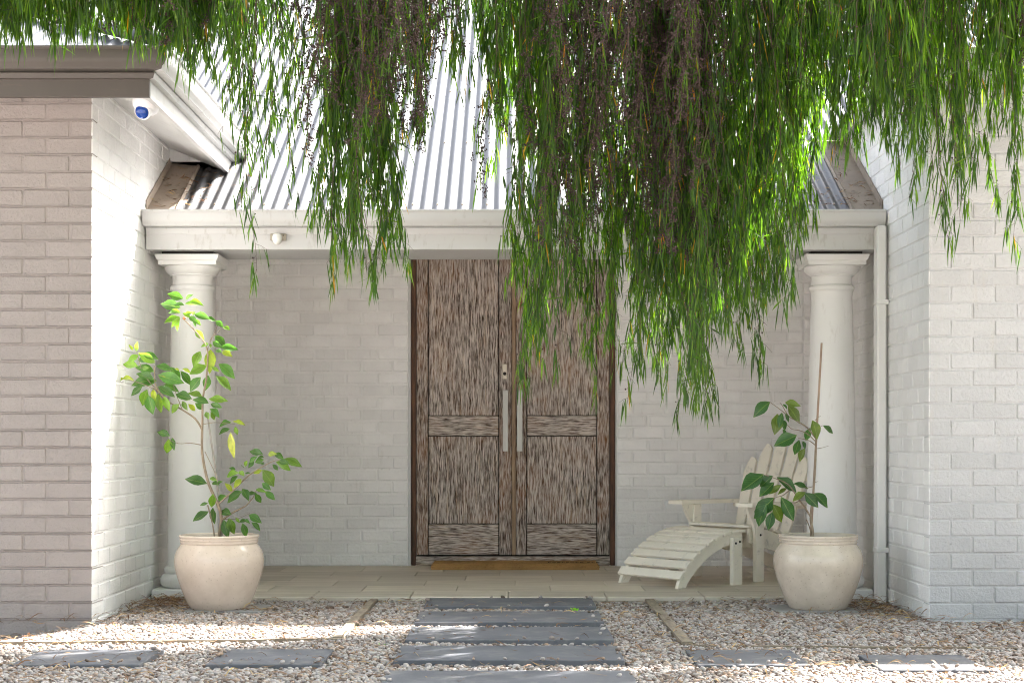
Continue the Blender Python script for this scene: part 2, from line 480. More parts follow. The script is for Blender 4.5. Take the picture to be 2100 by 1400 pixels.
class MB:
    def __init__(self):
        self.v, self.f, self.a = [], [], []

    def add(self, vs, fs, attr=None):
        o = len(self.v)
        self.v += [tuple(p) for p in vs]
        self.f += [tuple(i + o for i in q) for q in fs]
        if attr is not None:
            self.a += [attr] * len(fs)
        return self

    def box(self, x0, x1, y0, y1, z0, z1, bevel=0.0, mat=None, jit=0.0):
        bm = bmesh.new()
        bmesh.ops.create_cube(bm, size=1.0)
        for v in bm.verts:
            v.co = Vector((x0 + (v.co.x + .5) * (x1 - x0), y0 + (v.co.y + .5) * (y1 - y0), z0 + (v.co.z + .5) * (z1 - z0)))
        if bevel > 0:
            bmesh.ops.bevel(bm, geom=list(bm.edges), offset=bevel, segments=1, profile=0.5, affect='EDGES')
        if jit:
            for v in bm.verts:
                v.co += Vector((random.uniform(-jit, jit), random.uniform(-jit, jit), random.uniform(-jit, jit)))
        if mat is not None:
            bm.transform(mat)
        bm.verts.index_update()
        self.add([v.co[:] for v in bm.verts], [[v.index for v in f.verts] for f in bm.faces])
        bm.free()
        return self

    def lathe(self, prof, cx, cy, seg=48, cap=True):
        vs, fs = [], []
        n = len(prof)
        for i in range(seg):
            a = 2 * math.pi * i / seg
            for r, z in prof:
                vs.append((cx + r * math.cos(a), cy + r * math.sin(a), z))
        for i in range(seg):
            j = (i + 1) % seg
            for k in range(n - 1):
                fs.append((i * n + k, j * n + k, j * n + k + 1, i * n + k + 1))
        if cap:
            fs.append(tuple(i * n for i in reversed(range(seg))))
            fs.append(tuple(i * n + n - 1 for i in range(seg)))
        return self.add(vs, fs)

    def square_stack(self, prof, cx, cy, jit_top=0.0):
        """square plan, profile of half width against height"""
        vs, fs = [], []
        for h, z in prof:
            for sx, sy in ((-1, -1), (1, -1), (1, 1), (-1, 1)):
                vs.append((cx + sx * h, cy + sy * h, z))
        for k in range(len(prof) - 1):
            for i in range(4):
                j = (i + 1) % 4
                fs.append((k * 4 + i, k * 4 + j, k * 4 + 4 + j, k * 4 + 4 + i))
        fs.append((3, 2, 1, 0))
        t = (len(prof) - 1) * 4
        fs.append((t, t + 1, t + 2, t + 3))
        return self.add(vs, fs)

    def tube(self, pts, radii, seg=8):
        pts = [Vector(p) for p in pts]
        n = len(pts)
        if not hasattr(radii, '__len__'):
            radii = [radii] * n
        vs, fs = [], []
        up = Vector((0.31, 0.95, 0.05)).normalized()
        for i, p in enumerate(pts):
            t = (pts[min(i + 1, n - 1)] - pts[max(i - 1, 0)]).normalized()
            a = t.cross(up)
            if a.length < 1e-3:
                a = t.cross(Vector((1, 0, 0)))
            a.normalize()
            b = t.cross(a).normalized()
            for k in range(seg):
                w = 2 * math.pi * k / seg
                vs.append(p + (a * math.cos(w) + b * math.sin(w)) * radii[i])
        for i in range(n - 1):
            for k in range(seg):
                j = (k + 1) % seg
                fs.append((i * seg + k, i * seg + j, (i + 1) * seg + j, (i + 1) * seg + k))
        fs.append(tuple(range(seg)))
        fs.append(tuple((n - 1) * seg + k for k in reversed(range(seg))))
        return self.add(vs, fs)

    def loft(self, rings, closed=True):
        n = len(rings[0])
        vs = [p for r in rings for p in r]
        fs = []
        for i in range(len(rings) - 1):
            for k in range(n if closed else n - 1):
                j = (k + 1) % n
                fs.append((i * n + k, i * n + j, (i + 1) * n + j, (i + 1) * n + k))
        if closed:
            fs.append(tuple(reversed(range(n))))
            fs.append(tuple((len(rings) - 1) * n + k for k in range(n)))
        return self.add(vs, fs)

    def mesh(self, name, mat, off=None, smooth=None, normals=True):
        me = bpy.data.meshes.new(name)
        v = self.v if off is None else [(p[0] - off[0], p[1] - off[1], p[2] - off[2]) for p in self.v]
        me.from_pydata(v, [], self.f)
        if normals:
            bm = bmesh.new()
            bm.from_mesh(me)
            bmesh.ops.recalc_face_normals(bm, faces=bm.faces)
            bm.to_mesh(me)
            bm.free()
        if self.a and len(self.a) == len(self.f):
            at = me.attributes.new('leafc', 'FLOAT', 'FACE')
            at.data.foreach_set('value', np.array(self.a, dtype=np.float32))
        if mat is not None:
            me.materials.append(mat)
        if smooth is not None:
            me.polygons.foreach_set('use_smooth', [True] * len(me.polygons))
            me.set_sharp_from_angle(angle=math.radians(smooth))
        me.update()
        return me


def thing(name, label, cat, loc=(0, 0, 0), rotz=0.0, group=None, kind=None):
    o = bpy.data.objects.new(name, None)
    o.empty_display_size = 0.1
    COL.objects.link(o)
    o.location = loc
    o.rotation_euler = (0, 0, rotz)
    o['label'] = label
    o['category'] = cat
    if group:
        o['group'] = group
    o['kind'] = kind or 'thing'
    WLOC[o.name] = Vector(loc)
    return o


def part(name, mb, mat, parent, smooth=None, local=False, label=None, kind=None, normals=True):
    off = None if local or parent is None else WLOC[parent.name]
    o = bpy.data.objects.new(name, mb.mesh(name, mat, off, smooth, normals))
    COL.objects.link(o)
    o.parent = parent
    if parent is not None:
        WLOC[o.name] = WLOC[parent.name]
    if label:
        o['label'] = label
    if kind:
        o['kind'] = kind
    return o


def single(name, mb, mat, label=None, cat=None, loc=None, group=None, kind=None, smooth=None, normals=True):
    """a thing that is one mesh, its origin at loc"""
    loc = Vector(loc) if loc is not None else Vector((0, 0, 0))
    o = bpy.data.objects.new(name, mb.mesh(name, mat, loc, smooth, normals))
    COL.objects.link(o)
    o.location = loc
    if label:
        o['label'] = label
    if cat:
        o['category'] = cat
    if group:
        o['group'] = group
    if kind or cat:
        o['kind'] = kind or 'thing'
    WLOC[o.name] = loc
    return o


# ------------------------------------------------------------------ ground
def ground_z(x, y):
    """a slight fall of the bed along the beige-shaded wall"""
    a = np.clip((-2.0 - x) / 0.6, 0, 1)
    b = np.clip((y - 7.3) / 0.7, 0, 1)
    r = np.clip((x - 1.9) / 0.4, 0, 1) * np.clip((y - 7.6) / 0.6, 0, 1)
    return -0.095 * a * b - 0.018 * r + 0.006 * np.sin(x * 3.1 + y * 1.7) * np.sin(y * 2.3 - x)


gx = np.concatenate([[-60, -30, -12, -6], np.arange(-4, 4.01, 0.08), [6, 12, 30, 60]])
gy = np.concatenate([[-60, -30, -12, -4, 0, 3], np.arange(4.5, 10.01, 0.08), [14, 30, 60]])
g = MB()
vs = [(x, y, float(ground_z(x, y)) - 0.022) for y in gy for x in gx]
fs = []
for j in range(len(gy) - 1):
    for i in range(len(gx) - 1):
        q = j * len(gx) + i
        fs.append((q, q + 1, q + 1 + len(gx), q + len(gx)))
g.add(vs, fs)
single('ground', g, M['pebble_bed'], kind='structure', smooth=60)

# ------------------------------------------------------------------ bricks
BL, BH, BD = 0.230, 0.0770, 0.110            # brick as built; walls stretch it a hair to their own gauge
brick_meshes = {}
for mk in ('white_brick_dim', 'beige_shade_brick', 'white_brick_lit'):
    for half in (0, 1):
        lst = []
        for k in range(9):
            L = 0.110 if half else BL
            mb = MB().box(-L / 2, L / 2, 0, BD, -BH / 2, BH / 2, bevel=0.0055, jit=0.0012)
            lst.append(mb.mesh('brick', M[mk], None, None))
        brick_meshes[(mk, half)] = lst


def corner_brick(front_mat, side_mat, L, D, side):
    """a brick on the corner of a wing: weather face towards the viewer in its shade-toned colour, end in the brightened white; side = +1 when the end faces +x"""
    mb = MB().box(-L / 2, L / 2, 0, D, -BH / 2, BH / 2, bevel=0.0045, jit=0.0011)
    me = mb.mesh('brick', M[front_mat])
    me.materials.append(M[side_mat])
    for p in me.polygons:
        if p.normal.x * side > 0.6:
            p.material_index = 1
    return me


CORNER = {}
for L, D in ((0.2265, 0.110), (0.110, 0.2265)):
    CORNER[D] = [corner_brick('beige_shade_brick', 'white_brick_lit', L, D, 1) for _ in range(4)]
for L, D in ((0.2190, 0.109), (0.109, 0.2190)):
    CORNER[D] = [corner_brick('white_brick_dim', 'white_brick_lit', L, D, -1) for _ in range(4)]


def corner_mortar(parent, x0, x1, y0, y1, z0, z1, front_mat, side_mat, side):
    """the bedding behind the corner bricks, toned on each face like the wall it belongs to"""
    o = part('mortar', MB().box(x0, x1, y0, y1, z0, z1), M[front_mat], parent)
    o.data.materials.append(M[side_mat])
    for p in o.data.polygons:
        if p.normal.x * side > 0.6:
            p.material_index = 1


def lay(parent, p0, d, n, length, zs, gauge, module, mk, first_even=0.0, first_odd=0.5, joined=None, single_to=1e9,
        gap=0.0062):
    """lay courses along d from p0 (outward normal n); returns number of single bricks.
    bricks whose start lies beyond single_to are joined into one piece (joined = an MB)"""
    p0, d, n = Vector(p0), Vector(d), Vector(n)
    ang = math.atan2(d.y, d.x)
    cnt = 0
    for c, z in enumerate(zs):
        s = (first_even if c % 2 == 0 else first_odd) * module
        start = True
        while s < length - 0.02:
            rest = length - s
            half = rest < 0.75 * module
            L = 0.110 if half else BL
            sx = (module - gap) / BL if not half else min(rest, module * 0.5) - gap * 0.8
            if half:
                sx = max(0.2, sx / 0.110)
            cen = p0 + d * (s + L * sx / 2)
            jitter = n * random.uniform(-0.0012, 0.0016)
            cen = Vector((cen.x, cen.y, z)) + jitter
            me = random.choice(brick_meshes[(mk, 1 if half else 0)])
            flip = d.cross(Vector((0, 0, 1))).dot(n) < 0          # keep the weather face outward
            rot = ang + (math.pi if flip else 0)
            sc = (sx, 1.0, (gauge - gap) / BH)
            if s < single_to:
                o = bpy.data.objects.new('brick', me)
                COL.objects.link(o)
                o.parent = parent
                o.location = cen - WLOC[parent.name]
                o.rotation_euler = (random.uniform(-.004, .004), 0, rot)
                o.scale = sc
                cnt += 1
            elif joined is not None:
                mat = Matrix.Translation(cen) @ Matrix.Rotation(rot, 4, 'Z') @ Matrix.Diagonal((*sc, 1))
                joined.add([(mat @ v.co)[:] for v in me.vertices], [tuple(p.vertices) for p in me.polygons])
            s += module if not half else module * 0.5 + 0.001
    return cnt


# ------------------------------------------------------------------ left wing
XL, YL = -2.11, 8.22
WT = 1.83 + EYE                               # top of the wall under the raked soffit
lw = thing('house_wing', 'house wing with brick front coloured pinkish beige for shade and deep overhanging gutter', 'building', (XL, YL, 0))
core = MB()
core.box(-7.0, XL - 0.115, YL + 0.004, YL + 0.30, -0.25, WT)
fw = part('front_wall', core, M['beige_shade_brick'], lw, label='brick front wall with its shade put in as pinkish beige')
core = MB()
core.box(XL - 0.114, XL - 0.004, YL + 0.030, 11.9, -0.25, WT)
sw = part('side_wall', core, M['white_brick_lit'], lw, label='white painted brick side wall')
gL = 0.0865
zsL = [-0.0305 - 2 * gL + gL * k for k in range(0, 36) if -0.0305 - 2 * gL + gL * k < WT + 0.05]
rest_f, rest_s = MB(), MB()
nb = lay(fw, (XL, YL, 0), (-1, 0, 0), (0, -1, 0), 3.6, zsL, gL, 0.2345, 'beige_shade_brick', 1.0, 0.5, rest_f, 0.72, gap=0.0055)
nb += lay(sw, (XL, YL, 0), (0, 1, 0), (1, 0, 0), 3.5, zsL, gL, 0.2345, 'white_brick_lit', 0.5, 1.0, rest_s, 1.35)
corner_mortar(fw, XL - 0.1149, XL - 0.004, YL + 0.004, YL + 0.0299, -0.25, WT, 'beige_shade_brick', 'white_brick_lit', 1)
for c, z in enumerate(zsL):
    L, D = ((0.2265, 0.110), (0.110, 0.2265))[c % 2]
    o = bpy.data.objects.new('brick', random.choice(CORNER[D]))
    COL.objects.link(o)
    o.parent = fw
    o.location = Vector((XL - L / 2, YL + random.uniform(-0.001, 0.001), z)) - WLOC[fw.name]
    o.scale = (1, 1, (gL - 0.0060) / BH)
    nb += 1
print('left wing bricks', nb)
part('brickwork', rest_f, M['beige_shade_brick'], fw, kind='stuff')
part('brickwork', rest_s, M['white_brick_lit'], sw, kind='stuff')
# squeezed-out bed mortar of the beige-shaded front
mj = MB()
for z in zsL:
    zz = z + gL / 2
    x = XL - 0.004
    ring = []
    while x > -3.4:
        w = random.uniform(0.001, 0.0042)
        h = random.uniform(0.0025, 0.0040)
        dz = random.uniform(-0.0008, 0.0012)
        ring.append([(x, YL + 0.006, zz + h + dz), (x, YL - w, zz + h * .5 + dz), (x, YL - w * .8, zz - h * .6 + dz), (x, YL + 0.006, zz - h + dz)])
        x -= random.uniform(0.03, 0.07)
    mj.loft(ring)
part('mortar_bead', mj, M['beige_shade_brick'], fw, kind='stuff', smooth=50)

OV = 0.368
XF, YF = XL + OV, YL - OV                      # faces of the fascia boards
ZFB = 1.664 + EYE
ZGT = 1.884 + EYE
GUT = [(0.0, 0.0), (0.106, 0.0), (0.113, 0.002), (0.117, -0.004), (0.113, -0.011), (0.107, -0.014), (0.106, -0.050), (0.101, -0.066),
       (0.090, -0.079), (0.078, -0.088), (0.074, -0.100), (0.0, -0.103)]


def gutter_front(prof, x_far, xc, yf, zt, corner=True, k=1.0):
    mb = MB()
    a = [(x_far, yf - o * k, zt + z * k) for o, z in prof]
    b = [(xc + (o * k if corner else 0), yf - o * k, zt + z * k) for o, z in prof]
    return mb.loft([a, b])


part('fascia', MB().box(-7.0, XF - 0.001, YF, YF + 0.025, ZFB, ZGT - 0.02, bevel=0.002), M['shade_toned_trim'], lw, label='front fascia board in taupe shade tone')
part('fascia', MB().box(XF - 0.025, XF, YF + 0.0255, 10.35, ZFB, ZGT - 0.02, bevel=0.002), M['white_trim'], lw, label='white side fascia board')
part('gutter', gutter_front(GUT, -7.0, XF, YF, ZGT), M['shade_toned_trim'], lw, smooth=38, label='front gutter in taupe shade tone')
mb = MB()
mb.loft([[(XF + o, YF - o, ZGT + z) for o, z in GUT], [(XF + o, 10.7, ZGT + z) for o, z in GUT]])
part('gutter', mb, M['white_trim'], lw, smooth=38, label='white side gutter')
bead = [(0.0, 0.0), (0.030, 0.0), (0.033, -0.006), (0.028, -0.014), (0.024, -0.028), (0.0, -0.030)]
part('moulding', gutter_front(bead, -7.0, XF, YF, ZGT - 0.105), M['shade_toned_trim'], lw, smooth=38)
mb = MB().loft([[(XF + o, YF - o, ZGT - 0.105 + z) for o, z in bead], [(XF + o, 10.5, ZGT - 0.105 + z) for o, z in bead]])
part('moulding', mb, M['white_trim'], lw, smooth=38)
# raked soffit lining, front and side
sl = (WT - (ZFB + 0.012)) / (OV - 0.026)
mb = MB()
zf = ZFB + 0.012
t = 0.012
mb.loft([[(-7.0, YF + 0.0255, zf), (-7.0, YL + 0.02, WT), (-7.0, YL + 0.02, WT + t), (-7.0, YF + 0.0255, zf + t)],
         [(XF - 0.0255, YF + 0.0255, zf), (XL - 0.02, YL + 0.02, WT), (XL - 0.02, YL + 0.02, WT + t), (XF - 0.0255, YF + 0.0255, zf + t)]])
mb.loft([[(XF - 0.0255, YF + 0.0255, zf), (XL - 0.02, YL + 0.02, WT), (XL - 0.02, YL + 0.02, WT + t), (XF - 0.0255, YF + 0.0255, zf + t)],
         [(XF - 0.0255, 10.4, zf), (XL - 0.02, 10.4, WT), (XL - 0.02, 10.4, WT + t), (XF - 0.0255, 10.4, zf + t)]])
part('soffit', mb, M['white_trim'], lw)
# board closing the eave above the porch roof
mb = MB()
yb = 10.06
zb = 1.735 + EYE
pr = [(XL + 0.001, WT + 0.005), (XL + 0.001, zb), (XF - 0.14, zb - 0.0), (XF - 0.027, ZFB + 0.02)]
mb.loft([[(x, yb, z) for x, z in pr], [(x, yb + 0.02, z) for x, z in pr]])
part('eave_board', mb, M['white_trim'], lw)

# corrugated hip roof of the wing
def corrugated(rows, x0, x1, yfun, pitch=0.072, amp=0.0085, seg=8, along='x'):
    pass


CP = 0.072                                      # corrugation pitch
PITCH_L = 0.43
mb = MB()
xe, ye, ze = XF + 0.06, YF - 0.06, ZGT - 0.005
n = 0
x = xe
ring = []
while x > -6.2:
    dz = 0.008 * math.cos(2 * math.pi * x / CP)
    t = xe - x                                   # the hip is reached t back from the eave
    ring.append([(x, ye, ze + dz), (x, ye + t, ze + PITCH_L * t + dz)])
    x -= CP / 8
mb.loft(ring, closed=False)
part('roof_slope', mb, M['metal_roof'], lw, smooth=80, label='corrugated front slope of the hipped roof', normals=False)
mb = MB()
y = ye
ring = []
while y < 13.5:
    dz = 0.008 * math.cos(2 * math.pi * y / CP)
    t = y - ye
    tt = min(t, 4.4)
    ring.append([(xe, y, ze + dz), (xe - tt, y, ze + PITCH_L * tt + dz)])
    y += CP / 8
mb.loft(ring, closed=False)
part('roof_slope', mb, M['metal_roof'], lw, smooth=80, label='corrugated side slope of the hipped roof', normals=False)
hip = MB()
a = Vector((xe + 0.02, ye - 0.02, ze + 0.035))
b_ = Vector((xe - 4.4, ye + 4.4, ze + PITCH_L * 4.4 + 0.035))
hip.tube([a, a.lerp(b_, .33), a.lerp(b_, .66), b_], 0.032, 10)
part('hip_cap', hip, M['metal_roof'], lw, smooth=40)

# ------------------------------------------------------------------ right wing
XR, YR = 2.1375, 8.38
ZP = EYE + 1.945
rw = thing('house_wing', 'white painted brick house wing with a flat capped parapet', 'building', (XR, YR, 0))
core = MB()
core.box(XR + 0.115, 7.0, YR + 0.004, YR + 0.30, -0.25, ZP)
fwr = part('front_wall', core, M['white_brick_dim'], rw)
core = MB()
core.box(XR + 0.004, XR + 0.114, YR + 0.030, 12.4, -0.25, ZP)
swr = part('side_wall', core, M['white_brick_lit'], rw)
gR = 0.0855
z0R = (EYE + 0.809) % gR - gR / 2
zsR = [z0R - 2 * gR + gR * k for k in range(0, 42) if z0R - 2 * gR + gR * k + gR / 2 < ZP + 0.01]
rest_f, rest_s = MB(), MB()
nb = lay(fwr, (XR, YR, 0), (1, 0, 0), (0, -1, 0), 3.6, zsR, gR, 0.226, 'white_brick_dim', 1.0, 0.5, rest_f, 0.70)
nb += lay(swr, (XR, YR, 0), (0, 1, 0), (-1, 0, 0), 3.5, zsR, gR, 0.226, 'white_brick_lit', 0.5, 1.0, rest_s, 1.20)
corner_mortar(fwr, XR + 0.004, XR + 0.1149, YR + 0.004, YR + 0.0299, -0.25, ZP, 'white_brick_dim', 'white_brick_lit', -1)
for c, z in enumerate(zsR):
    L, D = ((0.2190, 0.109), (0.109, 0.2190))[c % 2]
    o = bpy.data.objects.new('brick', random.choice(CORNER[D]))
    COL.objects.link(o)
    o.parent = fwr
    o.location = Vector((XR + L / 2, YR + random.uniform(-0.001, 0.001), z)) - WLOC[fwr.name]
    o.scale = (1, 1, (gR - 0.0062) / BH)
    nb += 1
print('right wing bricks', nb)
part('brickwork', rest_f, M['white_brick_dim'], fwr, kind='stuff')
part('brickwork', rest_s, M['white_brick_lit'], swr, kind='stuff')
cap = MB()
cap.box(XR - 0.14, 7.0, YR - 0.19, YR + 0.33, ZP + 0.002, ZP + 0.045, bevel=0.004)
cap.box(XR - 0.14, XR + 0.33, YR + 0.3305, 10.5, ZP + 0.002, ZP + 0.045, bevel=0.004)
part('parapet_cap', cap, M['white_trim'], rw)
part('flat_roof', MB().box(XR + 0.30, 7.0, YR + 0.30, 14.0, ZP - 0.35, ZP - 0.25), M['metal_roof'], rw)

# ------------------------------------------------------------------ entrance wall at the back of the porch
YB = 11.64
JL, JR = -0.742, 0.752                         # edges of the door opening
ZB = EYE + 1.52
ew = thing('house_entrance', 'white house entrance with corrugated porch roof, gutter and limewashed double door', 'building', (0, YB, 0))
core = MB()
core.box(XL - 0.0, JL + 0.003, YB + 0.013, YB + 0.22, -0.1, ZB)
bl = part('wall_panel', core, M['white_brick_lit'], ew)
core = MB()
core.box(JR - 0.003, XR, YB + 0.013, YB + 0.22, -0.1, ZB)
br = part('wall_panel', core, M['white_brick_lit'], ew)
core = MB().box(JL + 0.0035, JR - 0.0035, YB + 0.013, YB + 0.22, EYE + 1.36, ZB)
part('lintel', core, M['white_trim'], ew)
gB = 0.0861
zoff = (EYE + 0.6816) % gB + gB / 2 - gB
zsB = [zoff + gB * k for k in range(0, 28) if zoff + gB * k < EYE + 1.42]
zoff2 = (EYE + 0.120) % gB + gB / 2 - gB
zsB2 = [zoff2 + gB * k for k in range(0, 28) if zoff2 + gB * k < EYE + 1.42]
rest_l, rest_r = MB(), MB()
kpar = round((EYE + 0.6816 - gB / 2 - zsB[0]) / gB) % 2
ev, od = ((0.0, 0.5) if kpar == 0 else (0.5, 0.0))
def first_half(parent, xj, sgn, zs, which, mk='white_brick_lit', joined=None):
    for c, z in enumerate(zs):
        if c % 2 == which:
            me = random.choice(brick_meshes[(mk, 1)])
            o = bpy.data.objects.new('brick', me)
            COL.objects.link(o)
            o.parent = parent
            o.location = Vector((xj + sgn * 0.0535, YB, z)) - WLOC[parent.name]
            o.scale = (0.95, 1, (gB - 0.0125) / BH)
nb = lay(bl, (JL, YB, 0), (-1, 0, 0), (0, -1, 0), 1.36, zsB, gB, 0.2232, 'white_brick_lit', ev, od, rest_l, 1.12, gap=0.0125)
first_half(bl, JL, -1, zsB, 0 if ev == 0.5 else 1)
nb += lay(br, (JR, YB, 0), (1, 0, 0), (0, -1, 0), 1.38, zsB2, gB, 0.2215, 'white_brick_lit', 0.0, 0.5, rest_r, 1.12, gap=0.0125)
first_half(br, JR, 1, zsB2, 1)
print('entrance bricks', nb + len(zsB))
part('brickwork', rest_l, M['white_brick_lit'], bl, kind='stuff')
part('brickwork', rest_r, M['white_brick_lit'], br, kind='stuff')

# ------------------------------------------------------------------ porch floor
FZ = EYE - 0.868
pf = single('porch_floor', MB().box(-2.105, 2.13, 9.93, YB + 0.1, -0.2, FZ - 0.012).box(-1.685, 1.685, 9.31, 9.9295, -0.2, FZ - 0.012),
            M['tile'], kind='structure', loc=(0, 10, 0))
tmesh = {}
row_y = [9.29, 9.66, 10.03, 10.40, 10.77, 11.14, 11.51, 11.69]
for r in range(len(row_y) - 1):
    y0, y1 = row_y[r], row_y[r + 1]
    lim = 1.70 if r < 2 else 2.10
    offs = [0.0, 0.31, 0.12, 0.44, 0.22, 0.05, 0.37][r]
    x = -lim - offs
    while x < lim:
        xa, xb = max(x, -lim), min(x + 0.56, lim)
        if xb - xa > 0.04:
            w, d = xb - xa - 0.004, y1 - y0 - 0.004
            mb = MB().box(-w / 2, w / 2, -d / 2, d / 2, -0.0115, 0.0 + random.uniform(-0.0006, 0.0006), bevel=0.0015)
            if r == 0:
                mb = MB().box(-w / 2, w / 2, -d / 2, d / 2, -0.03, 0.0, bevel=0.006)
            o = bpy.data.objects.new('paving_tile', mb.mesh('paving_tile', M['tile']))
            COL.objects.link(o)
            o.parent = pf
            o.location = Vector(((xa + xb) / 2, (y0 + y1) / 2, FZ)) - WLOC[pf.name]
        x += 0.56

# ------------------------------------------------------------------ porch roof
RS = 0.55                                       # rise per metre of run


def roof_z(y):
    return EYE + 1.365 + RS * (y - 9.48)


YG = 9.385                                      # face of the porch fascia
ZG = EYE + 1.330
pr = ew
YRID = 14.9
def roof_sheet(x0, x1, ys):
    ring = []
    n_ = int(math.ceil((x1 - x0) / (CP / 8)))
    ym = (ys + YRID) / 2
    for i in range(n_ + 4):                      # the last ribs lap over the next sheet
        x = x0 + i * CP / 8
        dz = 0.0135 * math.cos(2 * math.pi * x / CP) + (0.002 if i >= n_ else 0.0)
        ring.append([(x, ys, roof_z(ys) + dz), (x, ym, roof_z(ym) + dz), (x, YRID, roof_z(YRID) + dz)])
    part('roof_sheet', MB().loft(ring, closed=False), M['metal_roof'], pr, smooth=80, normals=False)


for k in range(6):
    roof_sheet(-2.085 + k * 0.698, -2.085 + (k + 1) * 0.698, 9.405)
for k in range(3):
    roof_sheet(-4.63 + k * 0.855, -4.63 + (k + 1) * 0.855, 10.95)
    roof_sheet(2.10 + k * 0.855, 2.10 + (k + 1) * 0.855, 10.58)
# ridge
mb = MB().tube([(-4.6, YRID, roof_z(YRID) + 0.01), (4.7, YRID, roof_z(YRID) + 0.01)], 0.07, 12)
part('ridge_cap', mb, M['metal_roof'], pr, smooth=40)
mb = MB().loft([[(-4.6, YRID, roof_z(YRID)), (-4.6, 20.5, roof_z(YRID) - 3.0)], [(4.7, YRID, roof_z(YRID)), (4.7, 20.5, roof_z(YRID) - 3.0)]], closed=False)
part('rear_slope', mb, M['metal_roof'], pr)
# screws on the crests
mb = MB()
for yrow in (9.50, 10.48, 11.46, 12.44):
    k = -28
    while k * CP < 1.95:
        if k % 2 == 0 and abs(k * CP) < 1.9:
            x = k * CP
            z = roof_z(yrow) + 0.0135
            m4 = Matrix.Translation((x, yrow, z + 0.003)) @ Matrix.Rotation(math.atan(RS), 4, 'X')
            vs, fs = [], []
            for zz, rr in ((-0.003, 0.0085), (0.0, 0.0085), (0.0005, 0.0055), (0.005, 0.005)):
                for q in range(6):
                    vs.append((m4 @ Vector((rr * math.cos(q * math.pi / 3), rr * math.sin(q * math.pi / 3), zz)))[:])
            for a in range(3):
                for q in range(6):
                    fs.append((a * 6 + q, a * 6 + (q + 1) % 6, a * 6 + 6 + (q + 1) % 6, a * 6 + 6 + q))
            fs.append((18, 19, 20, 21, 22, 23))
            mb.add(vs, fs)
        k += 1
part('roof_screws', mb, M['brass'], pr, kind='stuff')
# flashing trays along both walls
for sx, xw in ((1, XL), (-1, XR)):
    mb = MB()
    xa, xb = xw + sx * 0.003, xw + sx * 0.165
    y0, y1 = 9.41, (10.25 if sx > 0 else 10.5)
    h = 0.016
    prof = [(xa, 0.17), (xa, 0.020), (xb, 0.016), (xb + sx * 0.012, 0.030), (xb + sx * 0.022, 0.014), (xb + sx * 0.022, 0.004), (xa + sx * 0.004, 0.004)]
    prof = [(xa, 0.075), (xa + sx * 0.004, 0.075), (xa + sx * 0.006, 0.022), (xb, 0.018), (xb + sx * 0.010, 0.030), (xb + sx * 0.020, 0.016), (xb + sx * 0.020, 0.004), (xa, 0.004)]
    mb.loft([[(x, y0, roof_z(y0) + z) for x, z in prof], [(x, y1, roof_z(y1) + z) for x, z in prof]])
    part('flashing', mb, M['flashing'], pr)
GUP = [(0.0, 0.0), (0.100, 0.0), (0.106, 0.002), (0.109, -0.004), (0.106, -0.010), (0.101, -0.012), (0.100, -0.045), (0.095, -0.060),
       (0.086, -0.072), (0.078, -0.079), (0.074, -0.088), (0.0, -0.090)]
mb = MB().loft([[(XL + 0.006, YG - o, ZG + z) for o, z in GUP], [(XR - 0.012, YG - o, ZG + z) for o, z in GUP]])
part('gutter', mb, M['white_trim'], pr, smooth=38)
bp_ = [(0.0, 0.0), (0.022, 0.0), (0.024, -0.006), (0.018, -0.013), (0.014, -0.030), (0.010, -0.036), (0.0, -0.036)]
mb = MB().loft([[(XL + 0.012, YG - o, ZG - 0.092 + z) for o, z in bp_], [(XR - 0.02, YG - o, ZG - 0.092 + z) for o, z in bp_]])
part('moulding', mb, M['white_trim'], pr, smooth=38)
ZSB = EYE + 1.115
part('fascia', MB().box(XL + 0.008, XR - 0.016, YG, YG + 0.024, ZSB, ZG - 0.01, bevel=0.002), M['white_trim'], pr)
part('beam', MB().box(XL + 0.010, XR - 0.018, YG + 0.0245, 9.925, ZSB + 0.003, ZG - 0.02, bevel=0.002), M['white_trim'], pr)
part('ceiling', MB().box(XL + 0.004, XR - 0.004, 9.9255, YB + 0.004, EYE + 1.355, EYE + 1.375), M['ceiling'], pr)

